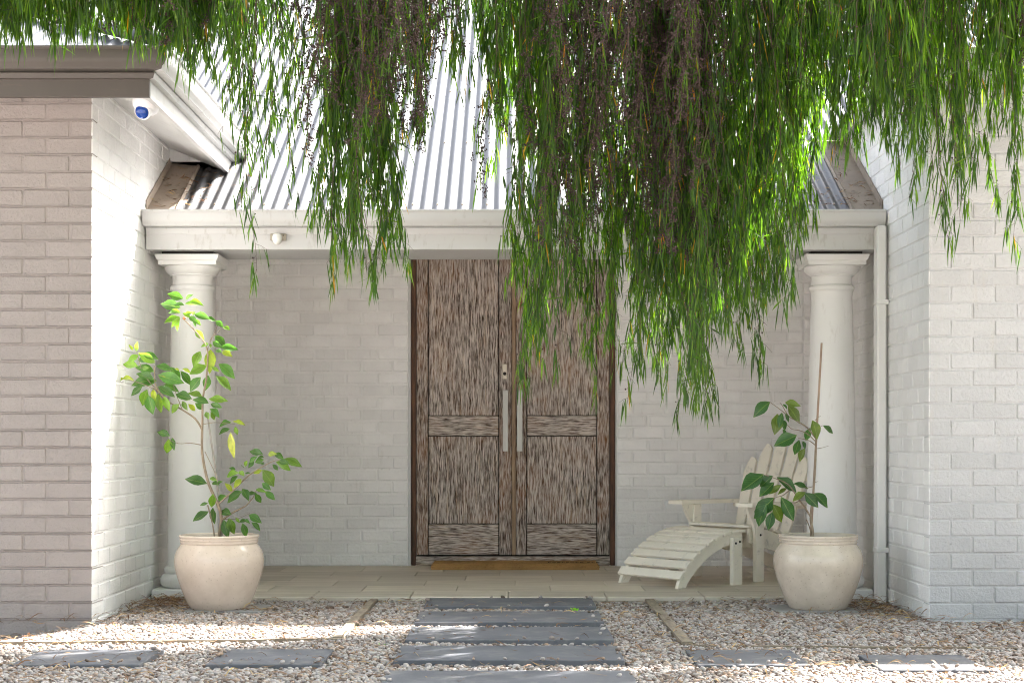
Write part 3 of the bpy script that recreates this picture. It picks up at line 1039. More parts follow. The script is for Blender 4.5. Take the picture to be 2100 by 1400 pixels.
# ------------------------------------------------------------------ columns
def column(cx, label):
    cy = 9.655
    t = thing('porch_column', label, 'column', (cx, cy, 0), 0, 'porch columns')
    E = EYE
    part('plinth', MB().box(cx - 0.2, cx + 0.2, cy - 0.2, cy + 0.2, -0.02, E - 0.842, bevel=0.004), M['column'], t)
    zb = E - 0.8415
    prof = [(0.165, zb), (0.178, zb + 0.006), (0.188, zb + 0.026), (0.190, zb + 0.042), (0.185, zb + 0.060), (0.173, zb + 0.076), (0.162, zb + 0.081),
            (0.160, zb + 0.088), (0.166, zb + 0.096), (0.166, zb + 0.112), (0.160, zb + 0.121), (0.152, zb + 0.124)]
    part('base', MB().lathe(prof, cx, cy, 56), M['column'], t, smooth=45)
    z0, z1 = zb + 0.1242, E + 0.898
    prof = [(0.152, z0), (0.1475, z0 + 0.02), (0.1455, z0 + 0.05)]
    for i in range(1, 15):
        u = i / 15
        r = 0.1455 - 0.0245 * u ** 1.6
        prof.append((r, z0 + 0.05 + (z1 - 0.04 - z0 - 0.05) * u))
    prof += [(0.1195, z1 - 0.03), (0.121, z1 - 0.012), (0.1245, z1)]
    part('shaft', MB().lathe(prof, cx, cy, 56), M['column'], t, smooth=45)
    zc = z1 + 0.0002
    prof = [(0.124, zc), (0.130, zc + 0.006), (0.1325, zc + 0.017), (0.130, zc + 0.028), (0.122, zc + 0.033), (0.1175, zc + 0.036), (0.1165, zc + 0.078),
            (0.120, zc + 0.086), (0.129, zc + 0.088), (0.130, zc + 0.094), (0.143, zc + 0.103), (0.156, zc + 0.118), (0.162, zc + 0.134), (0.162, zc + 0.142)]
    part('capital', MB().lathe(prof, cx, cy, 56), M['column'], t, smooth=40)
    za = zc + 0.1422
    mb = MB().square_stack([(0.164, za), (0.168, za + 0.002), (0.168, za + 0.022), (0.176, za + 0.030), (0.180, za + 0.042), (0.184, za + 0.054),
                            (0.186, E + 1.098), (0.184, E + 1.1005)], cx, cy)
    part('abacus', mb, M['column'], t)
    mb = MB()                                    # packer under the beam, coloured dark for the shade in the gap
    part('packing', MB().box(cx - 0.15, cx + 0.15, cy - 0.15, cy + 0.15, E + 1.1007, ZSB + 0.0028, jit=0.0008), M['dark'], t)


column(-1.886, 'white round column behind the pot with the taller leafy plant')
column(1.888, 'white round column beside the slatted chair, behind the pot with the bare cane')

# ------------------------------------------------------------------ downpipe
dp = thing('downpipe', 'white rectangular downpipe in the corner of the white brick wing and porch', 'downpipe', (2.09, 9.28, 0))
xa, xb, ya, yb2 = 2.070, 2.122, 9.255, 9.355
part('pipe', MB().box(xa, xb, ya, yb2, -0.01, ZG - 0.092, bevel=0.009), M['column'], dp, smooth=30)
for zz in (EYE + (910 - 618) / 363, EYE - (1128 - 910) / 363):
    mb = MB()
    mb.box(xa - 0.004, XR - 0.004, ya - 0.004, yb2 - 0.002, zz - 0.014, zz + 0.014, bevel=0.003)
    part('bracket', mb, M['column'], dp)

# ------------------------------------------------------------------ alarm light and motion sensor
c = Vector((-1.815, 8.12, 0))
sz = ZFB + 0.012 + ((XF - 0.0255) - c.x) * sl - 0.004
al = thing('alarm_light', 'white alarm light with round blue lens under the eave', 'alarm light', (c.x, c.y, sz))
tilt = Matrix.Translation((c.x, c.y, sz)) @ Matrix.Rotation(math.atan(sl), 4, 'Y') @ Matrix.Rotation(math.radians(180), 4, 'X')
mb = MB()
prof = [(0.066, -0.004), (0.066, 0.012), (0.062, 0.028), (0.052, 0.044), (0.034, 0.054), (0.0005, 0.058)]
mb.lathe(prof, 0, 0, 32)
mb.v = [(tilt @ Matrix.Diagonal((1.0, 1.35, 1.0, 1)) @ Vector(p))[:] for p in mb.v]
part('housing', mb, M['white_plastic'], al, smooth=60)
look = Vector((-0.22, -0.86, -0.45)).normalized()
fr = Matrix.Translation(Vector((c.x - 0.008, c.y - 0.040, sz - 0.050))) @ look.to_track_quat('Z', 'Y').to_matrix().to_4x4()
mb = MB().lathe([(0.040, -0.03), (0.043, 0.004), (0.041, 0.012), (0.036, 0.014)], 0, 0, 32)
mb.v = [(fr @ Vector(p))[:] for p in mb.v]
part('lens_collar', mb, M['white_plastic'], al, smooth=50)
mb = MB().lathe([(0.0345, 0.0145), (0.034, 0.020), (0.028, 0.029), (0.017, 0.035), (0.0005, 0.037)], 0, 0, 32)
mb.v = [(fr @ Vector(p))[:] for p in mb.v]
part('lens', mb, M['blue_lens'], al, smooth=80)

c = P(571, 489, YG)
ms = thing('motion_sensor', 'small cream motion sensor on the white porch fascia', 'sensor', c)
part('bracket', MB().box(c.x - 0.046, c.x + 0.046, YG - 0.018, YG - 0.0005, c.z - 0.014, c.z + 0.026, bevel=0.004), M['sensor'], ms)
mb = MB().lathe([(0.0005, -0.037), (0.013, -0.035), (0.023, -0.024), (0.028, -0.006), (0.028, 0.010), (0.024, 0.022), (0.014, 0.028), (0.0005, 0.030)], c.x - 0.002, YG - 0.040, 28)
mb.v = [(x, y, z + c.z - 0.004) for x, y, z in mb.v]
part('dome', mb, M['sensor_eye'], ms, smooth=80)
for s in (-1, 1):
    mb = MB().box(c.x + s * 0.030 - 0.003, c.x + s * 0.030 + 0.003, YG - 0.0195, YG - 0.017, c.z + 0.012, c.z + 0.018)
    part('screw', mb, M['dark'], ms)

# ------------------------------------------------------------------ door
YD = 11.70
SD = F / YD


def dx(px):
    return (px - 1050.0) / SD


def dz(py):
    return EYE + (910.0 - py) / SD


door = bpy.data.objects.new('double_door', None)
COL.objects.link(door)
door.parent = ew
door['label'] = 'weathered limewashed double door with two long steel pull handles'
door.location = Vector((0, YD, FZ)) - WLOC[ew.name]
WLOC[door.name] = Vector((0, YD, FZ))
ZT = EYE + 1.353
ZBOT = dz(1137)
fx0, fx1 = dx(843.5), dx(1261)
# white reveal strips of the opening
for xa, xb in ((JL + 0.0005, fx0 - 0.001), (fx1 + 0.001, JR - 0.0005)):
    part('reveal_trim', MB().box(xa, xb, YB + 0.012, YD + 0.1, FZ, ZT, bevel=0.002), M['white_trim'], door)
part('frame_post', MB().box(fx0, dx(853), YD - 0.012, YD + 0.08, FZ, ZT, bevel=0.003), M['door_frame'], door)
part('frame_post', MB().box(dx(1251), fx1, YD - 0.012, YD + 0.08, FZ, ZT, bevel=0.003), M['door_frame'], door)
part('threshold', MB().box(dx(853.5), dx(1250.5), YD - 0.025, YD + 0.08, FZ, ZBOT - 0.012, bevel=0.004), M['door_h'], door)
part('backing', MB().box(dx(853.5), dx(1250.5), YD + 0.042, YD + 0.07, ZBOT - 0.011, ZT), M['dark'], door)
for (xs0, xp0, xp1, xs1) in ((854.5, 878, 1023, 1049), (1058.5, 1080, 1224, 1249.5)):
    for a, b in ((xs0, xp0 - 0.5), (xp1 + 0.5, xs1)):
        part('stile', MB().box(dx(a), dx(b), YD, YD + 0.04, ZBOT, ZT - 0.004, bevel=0.003), M['door_s'], door)
    part('panel', MB().box(dx(xp0 + 1.1), dx(xp1 - 1.1), YD + 0.008, YD + 0.04, dz(851), ZT - 0.004, bevel=0.004), M['door_v'], door)
    part('rail', MB().box(dx(xp0 + 1.1), dx(xp1 - 1.1), YD + 0.001, YD + 0.04, dz(893), dz(852.5), bevel=0.004), M['door_h'], door)
    part('panel', MB().box(dx(xp0 + 1.1), dx(xp1 - 1.1), YD + 0.008, YD + 0.04, dz(1073), dz(894.5), bevel=0.004), M['door_v'], door)
    part('rail', MB().box(dx(xp0 + 1.1), dx(xp1 - 1.1), YD + 0.001, YD + 0.04, ZBOT, dz(1074.5), bevel=0.004), M['door_h'], door)
part('cover_strip', MB().box(dx(1049.4), dx(1058), YD - 0.014, YD + 0.04, ZBOT, ZT - 0.004, bevel=0.004), M['door_strip'], door)
for a, b in ((1031, 1042), (1060, 1071.5)):
    mb = MB().box(dx(a), dx(b), YD - 0.062, YD - 0.045, dz(925), dz(800), bevel=0.0015)
    for zz in (dz(905), dz(820)):
        mb.tube([((dx(a) + dx(b)) / 2, YD - 0.0455, zz), ((dx(a) + dx(b)) / 2, YD + 0.001, zz)], 0.009, 12)
    part('pull_handle', mb, M['steel'], door, smooth=35)
lk = part('lock_plate', MB().box(dx(1030), dx(1040), YD - 0.006, YD + 0.001, dz(777), dz(746), bevel=0.002), M['brass'], door)
mb = MB().lathe([(0.012, 0.0), (0.012, 0.006), (0.009, 0.008), (0.0005, 0.008)], 0, 0, 20)
mb.v = [((dx(1035) + x), YD - 0.0062 - z, dz(766) + y) for x, y, z in mb.v]
part('lock_cylinder', mb, M['dark'], door)

# ------------------------------------------------------------------ doormat
mx0, mx1, my0, my1 = -0.560, 0.605, 11.27, 11.655
dm = thing('doormat', 'long brown coir doormat in front of the double door', 'doormat', (0.02, 11.46, FZ))
mb = MB()
nx, ny = 90, 16
vs, fs = [], []
for j in range(ny + 1):
    for i in range(nx + 1):
        u, w = i / nx, j / ny
        e = min(u, 1 - u) * (mx1 - mx0)
        e2 = min(w, 1 - w) * (my1 - my0)
        ed = min(e, e2)
        z = FZ + 0.004 + 0.036 * min(1, (ed + 0.006) / 0.018) + random.uniform(-0.0025, 0.0025)
        wob = 0.004
        vs.append((mx0 + u * (mx1 - mx0) + random.uniform(-wob, wob), my0 + w * (my1 - my0) + random.uniform(-wob, wob), z))
for j in range(ny):
    for i in range(nx):
        q = j * (nx + 1) + i
        fs.append((q, q + 1, q + nx + 2, q + nx + 1))
mb.add(vs, fs)
mb.box(mx0 + 0.003, mx1 - 0.003, my0 + 0.003, my1 - 0.003, FZ + 0.001, FZ + 0.028)
for k in range(2600):                            # pile ends standing proud
    if k % 2:
        x, y = random.uniform(mx0, mx1), my0 + random.uniform(-0.004, 0.012)
    else:
        x, y = random.uniform(mx0, mx1), random.uniform(my0, my1)
    zt = FZ + random.uniform(0.012, 0.040)
    h = random.uniform(0.003, 0.008)
    a = random.uniform(0, 6.28)
    d_ = Vector((math.cos(a), math.sin(a), 0)) * 0.0012
    tip = Vector((x, y, zt + h)) + Vector((random.uniform(-1, 1), random.uniform(-1.4, 0.4), 0)) * 0.004
    mb.add([(x - d_.x, y - d_.y, zt), (x + d_.x, y + d_.y, zt), tip[:]], [(0, 1, 2)])
part('pile', mb, M['coir'], dm, normals=False)
mb = MB()
x = P(1124, 1157, 11.4).x
for k, (w, g_) in enumerate([(.020, .009), (.026, .010), (.022, .009), (.022, .010), (.018, .009), (.028, .010), (.022, .010), (.022, .028), (.020, .010), (.022, .010), (.022, .010)]):
    if k in (1, 5):
        mb.box(x, x + w, 11.395, 11.413, FZ + 0.0405, FZ + 0.0430)
    else:
        mb.box(x, x + 0.007, 11.395, 11.440, FZ + 0.0405, FZ + 0.0428)
        mb.box(x + 0.0075, x + w, 11.395 + (k % 3) * 0.014, 11.407 + (k % 3) * 0.014, FZ + 0.0405, FZ + 0.0428)
    x += w + g_
part('print', mb, M['mat_print'], dm, label='faded dark lettering, worn past reading')

# ------------------------------------------------------------------ slatted chair and footrest
CH_O = (1.385, 10.545, FZ)
ROT = math.atan2(0.6, 0.8)


def board(p, q, wvec, thick, bevel=0.003):
    """a straight board from p to q; wvec = half width vector, thick = thickness along the third axis"""
    p, q, w = Vector(p), Vector(q), Vector(wvec)
    d = (q - p).normalized()
    n_ = d.cross(w).normalized() * (thick / 2)
    bm = bmesh.new()
    vs = [bm.verts.new(c_) for c_ in (p - w - n_, p + w - n_, p + w + n_, p - w + n_, q - w - n_, q + w - n_, q + w + n_, q - w + n_)]
    for f in ((0, 1, 2, 3), (7, 6, 5, 4), (0, 4, 5, 1), (1, 5, 6, 2), (2, 6, 7, 3), (3, 7, 4, 0)):
        bm.faces.new([vs[i] for i in f])
    bmesh.ops.bevel(bm, geom=list(bm.edges), offset=bevel, segments=1, profile=0.5, affect='EDGES')
    bm.verts.index_update()
    mb = MB().add([v.co[:] for v in bm.verts], [[v.index for v in f.verts] for f in bm.faces])
    bm.free()
    return mb


def plate(outline, axis_o, ux, uy, thick):
    """an outline in a plane, given thickness"""
    o, ux, uy = Vector(axis_o), Vector(ux).normalized(), Vector(uy).normalized()
    n_ = ux.cross(uy).normalized() * (thick / 2)
    a = [(o + ux * x + uy * y - n_)[:] for x, y in outline]
    b = [(o + ux * x + uy * y + n_)[:] for x, y in outline]
    return MB().loft([a, b])


ch = thing('garden_chair', 'cream slatted garden chair with fanned back and broad arms against the brick wall', 'chair', CH_O, ROT)
for s in (-1, 1):
    part('leg', MB().box(-0.034, 0.034, s * 0.285 - 0.0175, s * 0.285 + 0.0175, 0.0, 0.475, bevel=0.003), M['chair'], ch, local=True)
    out = [(-0.060, 0.245), (-0.060, 0.335), (0.10, 0.325), (0.36, 0.235), (0.86, 0.035), (0.90, 0.0), (0.74, 0.0), (0.36, 0.135)]
    part('side_rail', plate(out, (0, s * 0.252, 0), (1, 0, 0), (0, 0, 1), 0.024), M['chair'], ch, local=True)
    out = [(-0.165, s * 0.245), (-0.175, s * 0.265), (-0.175, s * 0.36), (-0.155, s * 0.385), (0.10, s * 0.385), (0.48, s * 0.345), (0.50, s * 0.30), (0.50, s * 0.27), (0.12, s * 0.245)]
    part('arm', plate(out, (0, 0, 0.4875), (1, 0, 0), (0, 1, 0), 0.023), M['chair'], ch, local=True)
    out = [(-0.036, 0.474), (-0.115, 0.474), (-0.10, 0.43), (-0.055, 0.36), (-0.036, 0.26)]
    part('arm_bracket', plate(out, (0, s * 0.290, 0), (1, 0, 0), (0, 0, 1), 0.022), M['chair'], ch, local=True)
    mb = MB().lathe([(0.0075, 0.0), (0.0075, 0.003), (0.0005, 0.004)], 0, 0, 12)
    mb.v = [(0.0 + x, s * (0.3025 + z), 0.295 + y) for x, y, z in mb.v]
    part('bolt', mb, M['dark'], ch, local=True)
seat = [(-0.045, 0.349), (0.030, 0.3475), (0.105, 0.336), (0.180, 0.312), (0.255, 0.286), (0.318, 0.264)]
for i, (u, z) in enumerate(seat):
    ang = [0.05, -0.04, -0.22, -0.33, -0.335, -0.335][i]
    part('seat_slat', board((u, -0.275, z), (u, 0.275, z), (math.cos(ang) * 0.033, 0, math.sin(ang) * 0.033), 0.018), M['chair'], ch, local=True)
lean = Vector((0.196, 0, 0.60)).normalized()
b0 = Vector((0.285, 0, 0.185))
blen = (0.90 - 0.185) / lean.z
nrm = Vector((-lean.z, 0, lean.x))
for k in range(-2, 3):
    L = blen - [0.0, 0.035, 0.125][abs(k)]
    y0, y1 = k * 0.098, k * 0.127
    w0, w1 = 0.038, 0.048
    fan = Vector((0, (y1 - y0) / blen, 0))
    uy = (lean + fan).normalized()
    ux = Vector((0, 1, 0))
    ux = (ux - uy * ux.dot(uy)).normalized()
    sl_ = 0.055 * (-k) / 2.0
    out = [(-w0, 0), (w0, 0), (w1, L - 0.03 + min(0, -abs(sl_)) * 0 - (0.065 if k > 0 else 0.0) * (1 if abs(k) else 0) - (0.012 if k == 0 else 0)),
           (w1 * 0.55, L - 0.006 - (0.03 if k > 0 else 0)), (0, L + 0.002), (-w1 * 0.55, L - 0.006 - (0.03 if k < 0 else 0)),
           (-w1, L - 0.03 - (0.065 if k < 0 else 0.0) - (0.012 if k == 0 else 0))]
    part('back_slat', plate(out, b0 + Vector((0, y0, 0)), ux, uy, 0.018), M['chair'], ch, local=True)
for dist, hw in ((0.06, 0.24), (0.50, 0.30)):
    q = b0 + lean * dist - nrm * 0.020
    part('cross_rail', board((q.x, -hw, q.z), (q.x, hw, q.z), lean * 0.030, 0.020), M['chair'], ch, local=True)
q = b0 + lean * 0.30 - nrm * 0.022
part('arm_rail', board((q.x + 0.002, -0.335, 0.462), (q.x + 0.002, 0.335, 0.462), (0, 0, 0.012), 0.03), M['chair'], ch, local=True)

FO = Vector(CH_O) + Vector((-0.6 * -0.070, 0.8 * -0.070, 0))
fr_ = thing('slatted_footrest', 'low cream footrest of curved slats in front of the garden chair', 'footrest', FO, ROT)
arc = [(-0.745, 0.0), (-0.715, 0.062), (-0.640, 0.142), (-0.560, 0.205), (-0.470, 0.258), (-0.375, 0.295), (-0.280, 0.315), (-0.205, 0.318)]


def smooth_curve(pts, n_):
    out = []
    m_ = len(pts)
    for i in range(n_ + 1):
        t_ = i / n_ * (m_ - 1)
        k = min(int(t_), m_ - 2)
        u = t_ - k
        p0, p1, p2, p3 = [Vector(pts[max(0, min(m_ - 1, k + j))]) for j in (-1, 0, 1, 2)]
        out.append(0.5 * ((2 * p1) + (p2 - p0) * u + (2 * p0 - 5 * p1 + 4 * p2 - p3) * u * u + (3 * p1 - p0 - 3 * p2 + p3) * u ** 3))
    return out


cv = smooth_curve([Vector((a, b, 0)) for a, b in arc], 28)
for s in (-1, 1):
    up_, lo_ = [], []
    for i, p in enumerate(cv):
        t_ = (cv[min(i + 1, len(cv) - 1)] - cv[max(i - 1, 0)]).normalized()
        nn = Vector((-t_.y, t_.x, 0))
        up_.append((p.x, max(0.0, p.y)))
        q = p - nn * 0.062
        lo_.append((q.x, max(0.0, q.y)))
    mb = MB()
    A, B = [], []
    ya, yb3 = s * 0.262 - 0.013, s * 0.262 + 0.013
    rings = [[(u_[0], ya, u_[1]), (u_[0], yb3, u_[1]), (l_[0], yb3, l_[1]), (l_[0], ya, l_[1])] for u_, l_ in zip(up_, lo_)]
    mb.loft(rings)
    part('side_rail', mb, M['chair'], fr_, local=True, smooth=30)
    part('leg', MB().box(-0.315, -0.235, s * 0.293 - 0.0165, s * 0.293 + 0.0165, 0.0, 0.292, bevel=0.003), M['chair'], fr_, local=True)
    for du in (-0.018, 0.016):
        mb = MB().lathe([(0.0075, 0.0), (0.0075, 0.003), (0.0005, 0.004)], 0, 0, 12)
        mb.v = [(-0.275 + du + x, s * (0.3097 + z), 0.262 + du * 0.25 + y) for x, y, z in mb.v]
        part('bolt', mb, M['dark'], fr_, local=True)
ns = 9
for i in range(ns):
    t_ = 0.155 + (0.985 - 0.155) * i / (ns - 1)
    k = t_ * (len(cv) - 1)
    p = cv[int(k)].lerp(cv[min(int(k) + 1, len(cv) - 1)], k - int(k))
    tt = (cv[min(int(k) + 1, len(cv) - 1)] - cv[int(k) if int(k) < len(cv) - 1 else int(k) - 1]).normalized()
    nn = Vector((-tt.y, tt.x, 0))
    c_ = p + nn * 0.0105
    part('slat', board((c_.x, -0.287, c_.y), (c_.x, 0.287, c_.y), (tt.x * 0.029, 0, tt.y * 0.029), 0.019), M['chair'], fr_, local=True)

# ------------------------------------------------------------------ pots
def pot(cx, cy, label, glaze='pot'):
    z0 = 0.012
    t = thing('planter_pot', label, 'pot', (cx, cy, z0), 0, 'glazed pots')
    prof = [(0.148, 0.0), (0.160, 0.012), (0.178, 0.045), (0.202, 0.105), (0.222, 0.165), (0.2365, 0.220), (0.2395, 0.255), (0.236, 0.285), (0.226, 0.312),
            (0.213, 0.332), (0.206, 0.342), (0.2035, 0.348), (0.2065, 0.352), (0.2085, 0.357), (0.2065, 0.362), (0.2075, 0.366), (0.2110, 0.371),
            (0.2090, 0.376), (0.2100, 0.380), (0.2140, 0.386), (0.2145, 0.391), (0.2110, 0.395), (0.2040, 0.396), (0.1990, 0.392),
            (0.1975, 0.380), (0.1975, 0.340), (0.190, 0.335)]
    mb = MB().lathe([(r, z + z0) for r, z in prof], cx, cy, 72, cap=False)
    vs = [(cx + 0.148 * math.cos(2 * math.pi * i / 36), cy + 0.148 * math.sin(2 * math.pi * i / 36), z0) for i in range(36)]
    mb.add(vs, [tuple(range(36))])
    part('body', mb, M[glaze], t, smooth=50)
    mb = MB()
    ring = []
    for r in (0.0005, 0.06, 0.12, 0.17, 0.1985):
        ring.append([(cx + r * math.cos(2 * math.pi * i / 28), cy + r * math.sin(2 * math.pi * i / 28), z0 + 0.345 + random.uniform(-0.004, 0.004)) for i in range(28)])
    vs = [p for r in ring for p in r]
    fs = [(k * 28 + i, k * 28 + (i + 1) % 28, (k + 1) * 28 + (i + 1) % 28, (k + 1) * 28 + i) for k in range(4) for i in range(28)]
    part('soil', MB().add(vs, fs), M['soil'], t)


PLX, PRX, PY = -1.580, 1.652, 8.82
pot(PLX, PY, 'round cream pot with the taller bright green plant, beside the beige-shaded wall')
pot(PRX, PY, 'round cream pot with the sparse dark leaved plant, beside the chair', 'pot_grey')
single('paving_slab', MB().box(PLX - 0.16, PLX + 0.25, PY - 0.16, PY + 0.2, -0.03, 0.0115, bevel=0.003), M['concrete'],
       'grey slab under the pot with the taller plant', 'paving slab', (PLX, PY, 0), 'slabs under the pots')
single('paving_slab', MB().box(PRX - 0.25, PRX + 0.18, PY - 0.16, PY + 0.2, -0.03, 0.0115, bevel=0.003), M['concrete'],
       'grey slab under the pot beside the chair', 'paving slab', (PRX, PY, 0), 'slabs under the pots')

# ------------------------------------------------------------------ potted plants, every leaf a part
def leaf_mesh(fold, droop, wav):
    nseg = 6
    prof = [0.02, 0.52, 0.92, 1.0, 0.80, 0.42, 0.0]
    vs, fs = [], []
    for i in range(nseg + 1):
        u = i / nseg
        w = prof[i] * 0.5
        z = -droop * u * u
        e = fold * w + wav * math.sin(i * 2.1) * 0.02
        vs += [(u, -w, z + e), (u, 0, z), (u, w, z + e)]
    for i in range(nseg):
        a = i * 3
        fs += [(a, a + 3, a + 4, a + 1), (a + 1, a + 4, a + 5, a + 2)]
    return MB().add(vs, fs).mesh('leaf', M['plant_leaf'], None, 180, normals=False)


LEAVES = [leaf_mesh(0.45, 0.28, 1.5), leaf_mesh(0.6, 0.42, -1.5), leaf_mesh(0.35, 0.15, 2), leaf_mesh(0.55, -0.10, -2), leaf_mesh(0.3, 0.5, 1)]


def add_leaf(parent, base, tip, Y, col, wide=0.52, dep=0.0, dtip=None):
    a = P(base[0], base[1], Y + dep)
    td = random.uniform(-0.035, 0.03) if dtip is None else dtip
    b = P(tip[0], tip[1], Y + dep + td)
    d = b - a
    L = d.length
    if L < 0.006:
        return
    d.normalize()
    up = Vector((random.uniform(-.4, .4), -0.95 + random.uniform(-.4, .3), 0.5 + random.uniform(-.3, .3)))
    n_ = (up - d * up.dot(d)).normalized()
    s = n_.cross(d).normalized()
    m4 = Matrix((d, s, n_)).transposed().to_4x4()
    m4 = Matrix.Translation(a - WLOC[parent.name]) @ m4 @ Matrix.Diagonal((L * 1.15, L * wide, L * 0.7, 1))
    o = bpy.data.objects.new('leaf', random.choice(LEAVES))
    COL.objects.link(o)
    o.parent = parent
    o.matrix_local = m4
    o.color = (*col, 1)


def px_tube(name, pts, radii, Y, mat, parent, deps=None):
    pts3 = [P(p[0], p[1], Y + (deps[i] if deps else 0.0)) for i, p in enumerate(pts)]
    sm = smooth_curve(pts3, max(6, 3 * (len(pts3) - 1)))
    r0, r1 = radii
    mb = MB().tube(sm, [r0 + (r1 - r0) * i / (len(sm) - 1) for i in range(len(sm))], 7)
    return part(name, mb, mat, parent, smooth=60)


def z7(p): return (230 + p[0] / 5.0, 580 + p[1] / 5.0)
def z5(p): return (220 + p[0] / 1.945, 560 + p[1] / 1.945)
def z8(p): return (370 + p[0] / 5.835, 880 + p[1] / 5.835)
def z9(p): return (1520 + p[0] / 4.118, 780 + p[1] / 4.118)


tall = thing('potted_plant', 'tall bright green leafy shrub in the pot by the beige-shaded wing', 'plant', (PLX, PY, 0.36), 0, 'potted shrubs')
px_tube('trunk', [(446, 1118), (454, 1064), (446, 1033), (428, 992), (418, 951), (414, 915), (415, 868), (416, 817), (423, 776), (426, 730), (420, 704), (395, 673), (374, 652)],
        (0.0095, 0.003), PY, M['bark'], tall)
for pts, rr in (([(414, 880), (400, 858), (374, 840), (348, 825), (330, 807), (318, 786), (317, 750)], (0.006, 0.002)),
                ([(348, 825), (320, 800), (290, 786), (262, 778)], (0.003, 0.0015)),
                ([(330, 807), (296, 770), (284, 735), (280, 715)], (0.003, 0.0012)),
                ([(374, 840), (364, 815), (356, 790), (352, 760)], (0.0025, 0.0012)),
                ([(413, 912), (390, 908), (366, 909), (345, 900)], (0.0028, 0.0013)),
                ([(446, 1035), (462, 1020), (477, 1007), (508, 976), (539, 956), (565, 944), (590, 945)], (0.0055, 0.0016)),
                ([(454, 1066), (475, 1052), (492, 1043), (506, 1035), (520, 1018)], (0.006, 0.003)),
                ([(520, 1018), (524, 1008), (530, 1000)], (0.0018, 0.001)),
                ([(441, 1110), (436, 1075), (426, 1035)], (0.0042, 0.0036)),
                ([(454, 1064), (470, 1064), (490, 1062), (512, 1052)], (0.002, 0.001)),
                ([(430, 700), (436, 690), (452, 677)], (0.0025, 0.0012)),
                ([(426, 717), (432, 700), (450, 660), (452, 672)], (0.0016, 0.001)),
                ([(416, 870), (440, 866), (470, 868), (482, 869)], (0.002, 0.001)),
                ([(420, 925), (432, 950), (441, 970), (446, 990)], (0.002, 0.0012))):
    px_tube('twig', pts, rr, PY, M['bark'], tall, [random.uniform(-0.02, 0.02) if i else 0 for i in range(len(pts))])
L7 = [((730, 160), (585, 120)), ((755, 170), (800, 120)), ((700, 255), (515, 212)), ((740, 230), (640, 215)), ((745, 215), (840, 205)), ((790, 190), (910, 210)),
      ((690, 300), (575, 290)), ((700, 310), (620, 270)), ((695, 345), (555, 412)), ((695, 355), (620, 425)), ((690, 400), (660, 475)), ((720, 310), (800, 350)),
      ((740, 320), (815, 310)), ((830, 335), (830, 285)), ((840, 320), (990, 375)), ((960, 360), (1050, 392)), ((790, 345), (855, 385)), ((850, 375), (900, 425)),
      ((820, 390), (865, 440)), ((850, 480), (930, 570)), ((1060, 390), (1130, 440)), ((1140, 450), (1200, 485)), ((1050, 540), (1150, 640)), ((1030, 600), (1100, 650)),
      ((1100, 660), (1270, 690)), ((1060, 690), (1120, 720)), ((1130, 700), (1210, 735)), ((990, 620), (930, 640)), ((1010, 620), (1010, 660)), ((905, 700), (840, 840)),
      ((1010, 680), (1000, 880)), ((1010, 860), (1090, 900)), ((1090, 830), (1250, 945)), ((970, 845), (815, 930)), ((910, 965), (805, 1090)), ((985, 945), (960, 1080)),
      ((1060, 950), (1195, 1090)), ((925, 1165), (800, 1125)), ((990, 1235), (850, 1175)), ((990, 1190), (1165, 1215)), ((1010, 1240), (1110, 1270)),
      ((440, 800), (270, 770)), ((430, 910), (270, 850)), ((265, 855), (122, 825)), ((450, 850), (600, 900)), ((440, 820), (290, 730)), ((300, 730), (460, 770)),
      ((210, 690), (180, 640)), ((250, 700), (255, 615)), ((270, 740), (175, 790)), ((470, 945), (700, 1010)), ((440, 985), (225, 1020)), ((430, 990), (270, 945)),
      ((460, 1000), (330, 1040)), ((310, 1060), (205, 1140)), ((400, 900), (360, 950)), ((380, 870), (300, 880)), ((600, 860), (690, 990)), ((640, 880), (690, 890)),
      ((700, 900), (800, 1030)), ((600, 960), (640, 1030)), ((720, 880), (800, 905)), ((480, 960), (550, 990)), ((360, 1090), (300, 1250)), ((420, 1090), (430, 1200)),
      ((370, 1150), (420, 1330)), ((470, 1130), (495, 1310)), ((470, 1060), (620, 1150)), ((530, 1040), (670, 1090)), ((530, 1160), (580, 1300)), ((650, 1140), (800, 1190)),
      ((700, 1180), (790, 1200)), ((720, 1210), (770, 1300)), ((780, 1240), (850, 1305)), ((690, 1240), (610, 1320)), ((850, 1230), (925, 1290)),
      ((100, 985), (220, 985)), ((120, 980), (30, 1010)), ((30, 960), (5, 870)), ((20, 960), (75, 960)), ((1000, 1290), (1100, 1360)), ((1010, 1320), (1050, 1395)), ((960, 1320), (990, 1390))]
L5 = [((495, 595), (445, 605)), ((500, 590), (545, 608)), ((490, 620), (450, 635)), ((510, 610), (520, 640)),
      ((250, 650), (203, 630)), ((260, 655), (265, 700)), ((245, 660), (240, 715))]
